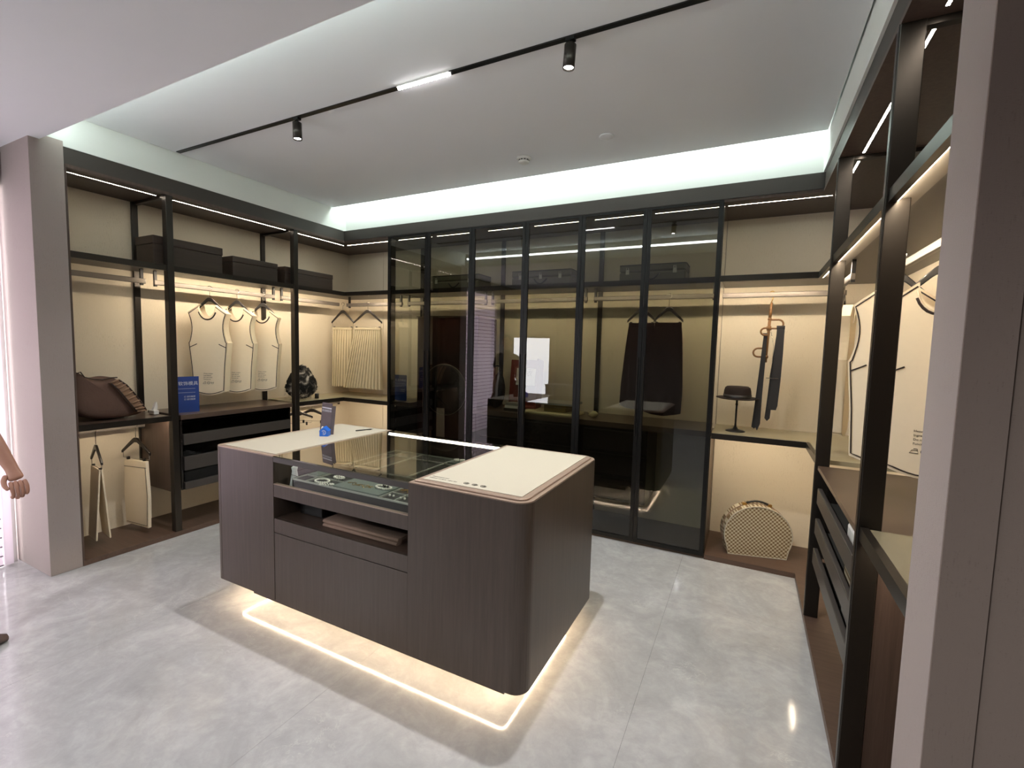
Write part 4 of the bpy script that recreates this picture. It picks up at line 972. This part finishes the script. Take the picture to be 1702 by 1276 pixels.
FB = thing('fur_bag', 'black and white shaggy fur bag in the left corner behind the post', 'bag', (-4.03, 3.24, ZL1))
b = bmesh.new(); bmesh.ops.create_icosphere(b, subdivisions=5, radius=1)
for v in b.verts:
    p = v.co.copy(); h = (p.z + 1) / 2; w_ = (1.0 - .55 * h ** 1.2)
    n1 = noise.noise(p * 9) * .05 + noise.noise(p * 26) * .09
    v.co = Vector((-4.03 + p.x * .12 * w_ * (1 + n1), 3.235 + p.y * .205 * w_ * (1 + n1 * 1.2), ZL1 + .003 + max(0, h * .34 * (1 + n1 * .6))))
obj('bag_body', b, 'patch_fur', FB, smooth=True)
b = bmesh.new(); rnd = random.Random(3)
for k in range(1600):
    a = rnd.uniform(0, 2 * PI); h = rnd.random() ** .8; w_ = (1 - .55 * h ** 1.2) * math.sqrt(max(0, 1 - (2 * h - 1) ** 2)) if h > .5 else (1 - .55 * h ** 1.2) * (0.75 + .25 * math.sqrt(max(0, 1 - (2 * h - 1) ** 2)))
    P0 = Vector((-4.03 + .118 * w_ * math.cos(a), 3.235 + .20 * w_ * math.sin(a), ZL1 + .01 + h * .335))
    d = Vector((math.cos(a), math.sin(a), rnd.uniform(-.9, .5))).normalized() * rnd.uniform(.018, .034); s = d.cross(Vector((0, 0, 1))).normalized() * .0022
    P1 = P0 + d; P1.z = max(P1.z, ZL1 + .002)
    b.faces.new([b.verts.new(P0 - s), b.verts.new(P0 + s), b.verts.new(P1)])
o = obj('fur_strands', b, 'patch_fur', FB); o['kind'] = 'stuff'
obj('bag_feet', MB().cyl((-3.96, 3.10, ZL1), (-3.96, 3.10, ZL1 + .05), .02).cyl((-3.96, 3.36, ZL1), (-3.96, 3.36, ZL1 + .05), .02), 'black_leather', FB)

# ------------------------------------------------------------------ hat, stand, ties, case
HS = thing('hat_stand', 'slim black hat stand on the counter in the right corner', 'stand', (-.06, 3.80, ZL1))
obj('base', MB().lathe([(0, 0), (.066, 0), (.066, .004), (.050, .012), (.020, .018), (.012, .034), (0, .034)], 28, (-.06, 3.80, ZL1)), 'black_leather', HS)
obj('pole', MB().lathe([(.009, .03), (.0065, .06), (.0065, .19), (.010, .20), (.0065, .21), (.0065, .232)], 16, (-.06, 3.80, ZL1)), 'black_leather', HS)
obj('head_plate', MB().lathe([(.0, .232), (.05, .234), (.05, .240), (0, .244)], 20, (-.06, 3.80, ZL1)), 'black_leather', HS)
HT = thing('felt_hat', 'dark brown flat-topped felt hat resting on the black stand', 'hat', (-.06, 3.80, ZL1 + .245))
obj('brim', MB().lathe([(.088, .004), (.120, .000), (.142, .006), (.144, .010), (.120, .0045), (.092, .010)], 40, (-.06, 3.80, ZL1 + .241), sy=1.08), 'hat_felt', HT)
obj('crown', MB().lathe([(.093, .004), (.094, .02), (.090, .060), (.084, .083), (.072, .092), (.04, .094), (0, .090)], 40, (-.06, 3.80, ZL1 + .241), sy=1.08), 'hat_felt', HT)
obj('ribbon', MB().lathe([(.0955, .008), (.0962, .012), (.0952, .034), (.0940, .034)], 40, (-.06, 3.80, ZL1 + .241), sy=1.08), 'black_leather', HT)

TH = thing('tie_hanger', 'brown wooden tie hanger with three loops and a gold hook in the right corner', 'hanger', (.12, 3.835, 0))
obj('hook', MB().tube([(.12, 3.835, 1.868), (.128, 3.835, 1.893)] + [(.122 + .018 * math.cos(R(a)), 3.835, 1.930 + .018 * math.sin(R(a))) for a in range(-70, 201, 25)], .0034, 8), 'brass', TH)
obj('stem', MB().cyl((.123, 3.835, 1.868), (.118, 3.835, 1.76), .008, .010).cyl((.118, 3.835, 1.76), (.108, 3.835, 1.44), .010, .009), 'hanger_wood', TH)
def loop(x, z, w_, h, s, yy=3.835):
    pts = [(x, yy, z + h / 2), (x + s * w_ * .65, yy, z + h / 2)] + [(x + s * (w_ * .65 + .5 * h * math.sin(PI * k / 8)), yy, z + h / 2 * math.cos(PI * k / 8)) for k in range(1, 8)] + [(x + s * w_ * .65, yy, z - h / 2), (x, yy, z - h / 2)]
    obj('tie_loop', MB().tube(pts, .0065, 8), 'hanger_wood', TH)
loop(.118, 1.715, .085, .062, 1); loop(.112, 1.51, .085, .062, -1); loop(.110, 1.66, .03, .05, -1, 3.80)
obj('collar', MB().cyl((.117, 3.835, 1.67), (.115, 3.835, 1.70), .016).cyl((.110, 3.835, 1.47), (.110, 3.835, 1.49), .014).cyl((.118, 3.835, 1.745), (.118, 3.835, 1.755), .014), 'hanger_wood', TH)
def tie(name, label, path, width, y, mat='tie_cloth'):
    m = MB(); prev = None
    for (x, z), wd in zip(path, width):
        q = [m.b.verts.new((x - wd / 2, y - .002, z)), m.b.verts.new((x + wd / 2, y - .002, z)), m.b.verts.new((x + wd / 2, y + .002, z)), m.b.verts.new((x - wd / 2, y + .002, z))]
        if prev:
            for i in range(4): m.b.faces.new([prev[i], prev[(i + 1) % 4], q[(i + 1) % 4], q[i]])
        else: m.b.faces.new(q[::-1])
        prev = q
    m.b.faces.new(prev); return m
t = thing('necktie', 'wide black necktie hanging over the upper right loop of the tie hanger', 'necktie', (.19, 3.835, 0), 0, 'dark neckties on the tie hanger')
obj('front_blade', tie('', '', [(.190, 1.690), (.188, 1.50), (.182, 1.30), (.172, 1.13), (.165, 1.10)], [.048, .052, .056, .060, .058], 3.822), 'tie_cloth', t)
obj('tail_blade', tie('', '', [(.180, 1.688), (.160, 1.40), (.148, 1.12), (.143, 1.035), (.143, 1.015)], [.02, .026, .032, .034, .002], 3.843), 'tie_cloth', t)
obj('knot_fold', MB().cyl((.164, 3.832, 1.690), (.215, 3.832, 1.690), .014), 'tie_cloth', t)
t = thing('necktie', 'narrow black necktie hanging left of the stem of the tie hanger', 'necktie', (.09, 3.835, 0), 0, 'dark neckties on the tie hanger')
obj('front_blade', tie('', '', [(.098, 1.640), (.096, 1.45), (.086, 1.20), (.080, .995), (.082, .945)], [.018, .022, .030, .040, .004], 3.812), 'tie_cloth', t)
obj('tail_blade', tie('', '', [(.092, 1.640), (.082, 1.40), (.068, 1.10), (.060, .965), (.062, .955)], [.012, .018, .026, .030, .004], 3.826), 'tie_cloth', t)
obj('knot_fold', MB().cyl((.078, 3.82, 1.64), (.108, 3.82, 1.64), .010), 'tie_cloth', t)
obj_l = MB().tube([(.13, 3.81, 1.66), (.152, 3.808, 1.56), (.150, 3.808, 1.44), (.14, 3.808, 1.33)], .0012, 5)
t = thing('tie_clip', 'thin silver tie bar and chain across the wide black tie', 'tie clip', (.15, 3.81, 1.33))
obj('chain', obj_l, 'chrome', t); obj('bar', MB().box(.118, .195, 3.812, 3.816, 1.326, 1.331), 'chrome', t)

RC = thing('round_top_case', 'cream and brown check half-round travel case on the floor of the hat bay', 'case', (.115, 3.80, ZB), R(14))
prof = []
for k in range(0, 33):
    a = R(-24 + 228 * k / 32); prof.append((.226 * math.cos(a), .155 + .215 * math.sin(a)))
prof = [(.196, .002)] + [(x, max(.004, z)) for x, z in prof] + [(-.196, .002)]
obj('front_shell', MB().prism(prof, 'y', -.075, -.004, smooth=False), 'case_check', RC, world=False, bevel=.006)
obj('back_shell', MB().prism(prof, 'y', .004, .075), 'case_check', RC, world=False, bevel=.006)
obj('edge_binding', MB().tube([(x * .995, -.074, z * .995 + .001) for x, z in prof], .0045, 6, True), 'leather_cream', RC, world=False)
obj('gusset', MB().prism([(x * .985, z * .985 + .001) for x, z in prof], 'y', -.05, .05), 'vest_edge', RC, world=False)
obj('zip_line', MB().tube([(x * 1.002, 0, z * 1.002 + .0) for x, z in prof[1:-1]], .0035, 6), 'brown_scarf', RC, world=False)
obj('carry_handle', MB().tube([(-.075 + .15 * k / 8, 0, .370 + .018 * math.sin(PI * k / 8)) for k in range(9)], .008, 8), 'black_leather', RC, world=False)
for x in (-.085, .085): obj('handle_mount', MB().box(x - .014, x + .014, -.012, .012, .355, .372), 'brass', RC, world=False, bevel=.002)

# ------------------------------------------------------------------ items on the counter behind the doors
ZK = ZL1 + .005
PB = thing('leather_case_lid', 'upright reddish-brown leather case with a white card inside, behind the doors', 'case', (-1.87, 3.93, ZK), R(6))
Mt = Matrix.Rotation(R(-8), 4, 'X')
obj('back_board', MB().box(-.15, .17, 0, .025, .0, .46, Mt), 'red_leather', PB, world=False, bevel=.004)
obj('side_board', MB().box(.155, .17, -.14, 0, .0, .46, Mt), 'red_leather', PB, world=False)
obj('card', MB().box(-.08, .11, -.02, -.016, .22, .38, Mt), 'paper_white', PB, world=False)
text('printed_text', '尺 衣', .06, 'ink', PB, Mt @ frame_m((-.06, -.0206, .31), (1, 0, 0), (0, 0, 1)))
obj('inner_shelf', MB().box(-.14, .15, -.14, 0, .02, .035), 'red_leather', PB, world=False)
BG = thing('leather_bag', 'dark soft leather bag leaning left of the reddish case behind the doors', 'bag', (-2.10, 3.80, ZK))
b = bmesh.new(); bmesh.ops.create_icosphere(b, subdivisions=4, radius=1)
for v in b.verts:
    p = v.co; h = (p.z + 1) / 2; v.co = Vector((p.x * .095 * (1.1 - .5 * h) + .045 * h, p.y * .06 * (1 - .3 * h), .002 + h * .34 + .01 * noise.noise(p * 4)))
obj('bag_body', b, 'black_leather', BG, world=False, smooth=True)
obj('bag_strap', MB().tube([(.03 + .05 * math.cos(PI * k / 10), -.02, .31 + .09 * math.sin(PI * k / 10)) for k in range(11)], .006, 6), 'black_leather', BG, world=False)
BK = thing('book_stack', 'small pale stack of books in front of the white card behind the doors', 'books', (-1.87, 3.76, ZK))
for k, (w_, z) in enumerate(((.17, 0), (.15, .026), (.13, .050))):
    obj('book', MB().box(-w_ / 2, w_ / 2, -.055, .055, z + .0005, z + .024), ('drawer_grey', 'paper_white', 'grey_lid')[k], BK, world=False, bevel=.002)
MT = tag(obj('fur_mat', MB().rbox(-1.76, -1.27, 3.66, 3.98, ZK + .0005, ZK + .022, .05), 'fur_cream', bevel=.008), 'cream fluffy mat under the low box table behind the doors', 'mat')
TB = thing('box_table', 'low olive box with an overhanging grey slab top on the cream mat', 'box', (-1.47, 3.82, ZK + .023))
obj('box_body', MB().box(-1.575, -1.375, 3.74, 3.92, ZK + .023, ZK + .085), 'olive_box', TB, bevel=.003)
obj('slab_top', MB().box(-1.645, -1.30, 3.70, 3.97, ZK + .086, ZK + .104), 'grey_lid', TB, bevel=.003)
CS = thing('conch_shell', 'small pale shell on the counter just right of the third door post', 'shell', (-1.14, 3.78, ZK))
obj('shell_body', MB().lathe([(0, -.045), (.012, -.03), (.028, 0), (.024, .02), (.012, .035), (0, .045)], 16, (-1.14, 3.78, ZK + .029), Matrix.Rotation(R(80), 4, 'Y')), 'fur_cream', CS)
obj('shell_spire', MB().tube([(-1.185 + .012 * k * .5, 3.78 + .012 * math.sin(k), ZK + .03 + .012 * math.cos(k)) for k in range(8)], .006, 6), 'fur_cream', CS)

# right wardrobe near bay: pull-down lift rail, jacket on hanger
PR = thing('pull_down_rail', 'brown pull-down clothes lift arm in the upper near bay of the right wardrobe', 'rail', (.62, 1.6, 2.1))
obj('lift_arm', MB().tube([(.80, 1.88, 1.80), (.66, 1.62, 1.92)], .014, 8), 'dark_metal', PR)
obj('cross_bar', MB().tube([(.66, 1.40, 1.925), (.66, 1.88, 1.925)], .012, 8), 'rail_metal', PR)
JK = thing('black_hanger', 'wide black hanger on the rail in the near bay of the right wardrobe', 'hanger', (.66, 1.66, 0), R(-15))
hanger(JK, .17, 1.775, 1.940, drop=.06)
for k, (z, c, l) in enumerate(((.715, 'paper_white', 'folded white shirt in the top open drawer of the right wardrobe'), (.55, 'case_check', 'folded check cloth in the second open drawer of the right wardrobe'), (.385, 'grey_lid', 'folded grey cloth in the lowest open drawer of the right wardrobe'))):
    tag(obj('folded_cloth', MB().rbox(RX + .06, RBX - .12, 2.10, 2.42, z + .0005, z + .075, .03), c, bevel=.012), l, 'clothes', 'folded clothes in the open drawers')

# aisle: poster board and side table behind the camera (seen mirrored in the glass doors)
emit('lightbox', (0.97, 0.97, 1.0), 3.0)
PO = thing('light_box_sign', 'white backlit sign board standing in the aisle behind the camera', 'sign', (-3.62, -.9, 0), R(172))
obj('panel', MB().box(-.30, .42, -.01, .02, .60, 1.70), 'dark_metal', PO, world=False)
obj('lit_face', MB().box(-.29, .41, -.013, -.01, .61, 1.69), 'lightbox', PO, world=False)
obj('foot', MB().box(-.22, .22, -.14, .14, 0, .02).box(-.02, .02, -.02, .02, .02, .55), 'dark_metal', PO, world=False)
ST = thing('side_table', 'small grey side table in the aisle behind the camera', 'table', (-3.0, -.75, 0))
obj('tabletop', MB().box(-.25, .25, -.18, .18, .82, .86), 'grey_lid', ST, world=False, bevel=.004)
for sx in (-1, 1):
    for sy in (-1, 1): obj('leg', MB().box(sx * .22 - .02, sx * .22 + .02, sy * .15 - .02, sy * .15 + .02, 0, .82), 'grey_lid', ST, world=False)

# ------------------------------------------------------------------ person at the far left, mostly outside the frame
PX, PY = -3.40, .62
person = thing('person', 'person at the left edge, only a bare forearm and shoe tip in view', 'person', (PX, PY, 0), R(90))
def skinned(name, J, E, Rr, mat, root=0, sub=2):
    me = bpy.data.meshes.new(name)
    bm_ = bmesh.new(); ly = bm_.verts.layers.skin.verify(); vs = []
    for i, (p, r) in enumerate(zip(J, Rr)):
        v = bm_.verts.new(p); v[ly].radius = (r, r) if not isinstance(r, tuple) else r; v[ly].use_root = (i == root); vs.append(v)
    for a, c in E: bm_.edges.new((vs[a], vs[c]))
    bm_.to_mesh(me); bm_.free()
    o = bpy.data.objects.new(name, me); C.objects.link(o); o.parent = person; me.materials.append(MATS[mat])
    m1 = o.modifiers.new('skin', 'SKIN'); m1.use_smooth_shade = True
    m2 = o.modifiers.new('sub', 'SUBSURF'); m2.levels = sub; m2.render_levels = sub
    dg = bpy.context.evaluated_depsgraph_get(); dg.update()
    mm = bpy.data.meshes.new_from_object(o.evaluated_get(dg)); o.modifiers.clear(); o.data = mm
    for p_ in mm.polygons: p_.use_smooth = True
    return o
# local frame: the person faces local +X (world +Y, towards the pillar); right arm is on local -Y
J = [(0, 0, .88), (0, 0, 1.02), (.01, 0, 1.20), (.0, 0, 1.33), (.0, 0, 1.40), (.015, 0, 1.47),        # 0 pelvis .. 4 neck base, 5 neck
     (0, -.085, .84), (.09, -.13, .47), (.05, -.19, .09), (.15, -.195, .035),                              # right leg 6-9
     (0, .085, .84), (.0, .09, .47), (-.10, .09, .09), (.0, .09, .035)]                                 # left leg 10-13
body = skinned('body', J, [(0, 1), (1, 2), (2, 3), (3, 4), (4, 5), (0, 6), (6, 7), (7, 8), (8, 9), (0, 10), (10, 11), (11, 12), (12, 13)],
               [(.11, .14), (.10, .125), (.11, .15), (.09, .15), (.06, .07), .045, .085, .058, .042, .03, .085, .058, .042, .03], 'trousers_dark')
# upper garment
skinned('shirt', [(0, 0, .90), (0, 0, 1.06), (.01, 0, 1.22), (0, 0, 1.345), (0, -.17, 1.335), (.09, -.222, 1.18), (0, .17, 1.335), (.0, .215, 1.16)],
        [(0, 1), (1, 2), (2, 3), (3, 4), (4, 5), (3, 6), (6, 7)], [(.125, .155), (.115, .145), (.125, .165), (.09, .10), .062, .055, .062, .055], 'shirt_grey', 2)
def arm(sh, el, wr, dirv, side):
    sh, el, wr = Vector(sh), Vector(el), Vector(wr); d = Vector(dirv).normalized(); sd = Vector(side).normalized()
    palm = wr + d * .055; kn = wr + d * .088
    J = [sh, el, (el * .55 + wr * .45), wr, wr + d * .03, palm]
    E = [(i, i + 1) for i in range(5)]; Rr = [.045, .038, .034, (.021, .025), (.019, .029), (.017, .033)]
    skinned('arm', J, E, Rr, 'skin', 0)
    curl = Vector((.05, .45, -.8)).normalized()
    for k in range(4):
        off = sd * ((k - 1.5) * .0165); L = (.030, .034, .032, .025)[k]
        a = palm + off * .9; b_ = kn + off; c1 = b_ + (d * .75 + curl * .6 + sd * (k - 1.5) * -.05).normalized() * L; c2 = c1 + (curl * 1.0 - d * .1).normalized() * L * .8; c3 = c2 + (curl * .6 - d * .8).normalized() * L * .6
        skinned('finger', [a, b_, c1, c2, c3], [(0, 1), (1, 2), (2, 3), (3, 4)], [.009, .0085, .0078, .007, .006], 'skin', 0)
    t0 = wr + d * .02 + sd * -.024
    skinned('thumb', [t0, t0 + d * .028 - sd * .018, t0 + d * .055 - sd * .020, t0 + d * .075 - sd * .012], [(0, 1), (1, 2), (2, 3)], [.012, .011, .0095, .0075], 'skin', 0)
arm((.0, -.195, 1.28), (.18, -.262, 1.065), (.232, -.368, .872), (.08, -.52, -.85), (.80, -.30, .10))
arm((.0, .20, 1.27), (-.05, .235, 1.03), (.03, .22, .83), (.15, 0, -1), (1, .1, .0))
hb = bmesh.new(); bmesh.ops.create_icosphere(hb, subdivisions=4, radius=1)
for v in hb.verts:
    p = v.co.copy(); x, y, z = p
    jaw = 1 - .28 * max(0, -z) ; fx = .095 * (1 - .10 * max(0, -z))
    X, Y, Z = x * fx, y * .075 * jaw, z * .115
    if x > .5:
        X += .020 * math.exp(-((y / .16) ** 2 + ((z + .12) / .22) ** 2))          # nose
        X -= .006 * math.exp(-(((abs(y) - .38) / .16) ** 2 + ((z - .05) / .12) ** 2))  # eye sockets
        X += .004 * math.exp(-((y / .28) ** 2 + ((z + .5) / .08) ** 2)) + .006 * math.exp(-((y / .3) ** 2 + ((z + .85) / .15) ** 2))
    v.co = Vector((X + .03, Y, Z + 1.575))
hd = obj('head', hb, 'skin', person, world=False, smooth=True)
hb = bmesh.new(); bmesh.ops.create_icosphere(hb, subdivisions=4, radius=1)
dl_ = [v for v in hb.verts if (v.co.z < .15 and v.co.x > -.1) or (v.co.z < .55 and v.co.x > .55) or v.co.z < -.45]
bmesh.ops.delete(hb, geom=dl_, context='VERTS')
for v in hb.verts: v.co = Vector((v.co.x * .104 + .026, v.co.y * .084, v.co.z * .124 + 1.579))
obj('hair', hb, 'hair_black', hd, world=True if False else False, smooth=True)
for s in (-1, 1):
    obj('eye', MB().lathe([(0, -.010), (.0075, -.006), (.010, 0), (.0075, .006), (0, .010)], 12, (.108, s * .030, 1.581)), 'eye_white', hd, world=False)
    obj('ear', MB().lathe([(0, -.006), (.010, -.003), (.010, .003), (0, .006)], 12, (.022, s * .075, 1.565), Matrix.Rotation(R(90), 4, 'X'), sy=1.7), 'skin', hd, world=False)
obj('mouth', MB().tube([(.112, -.022, 1.515), (.119, 0, 1.513), (.112, .022, 1.515)], .0035, 6), 'red_leather', hd, world=False)
for (x, y) in ((.095, -.225), (-.07, .09)):
    m = MB(); pr = None
    for f, w_, h in ((-.10, .030, .055), (-.05, .038, .080), (.02, .040, .075), (.08, .042, .055), (.13, .036, .042), (.155, .020, .030)):
        q = [m.b.verts.new((x + f - .03, y + w_ * math.cos(a), max(0.001, .022 + (h - .02 if math.sin(a) > 0 else .021) * math.sin(a)))) for a in [2 * PI * k / 12 for k in range(12)]]
        if pr:
            for i in range(12): m.b.faces.new([pr[i], pr[(i + 1) % 12], q[(i + 1) % 12], q[i]])
        else: m.b.faces.new(q[::-1])
        pr = q
    m.b.faces.new(pr); obj('shoe', m, 'shoe_brown', person, world=False, smooth=True)
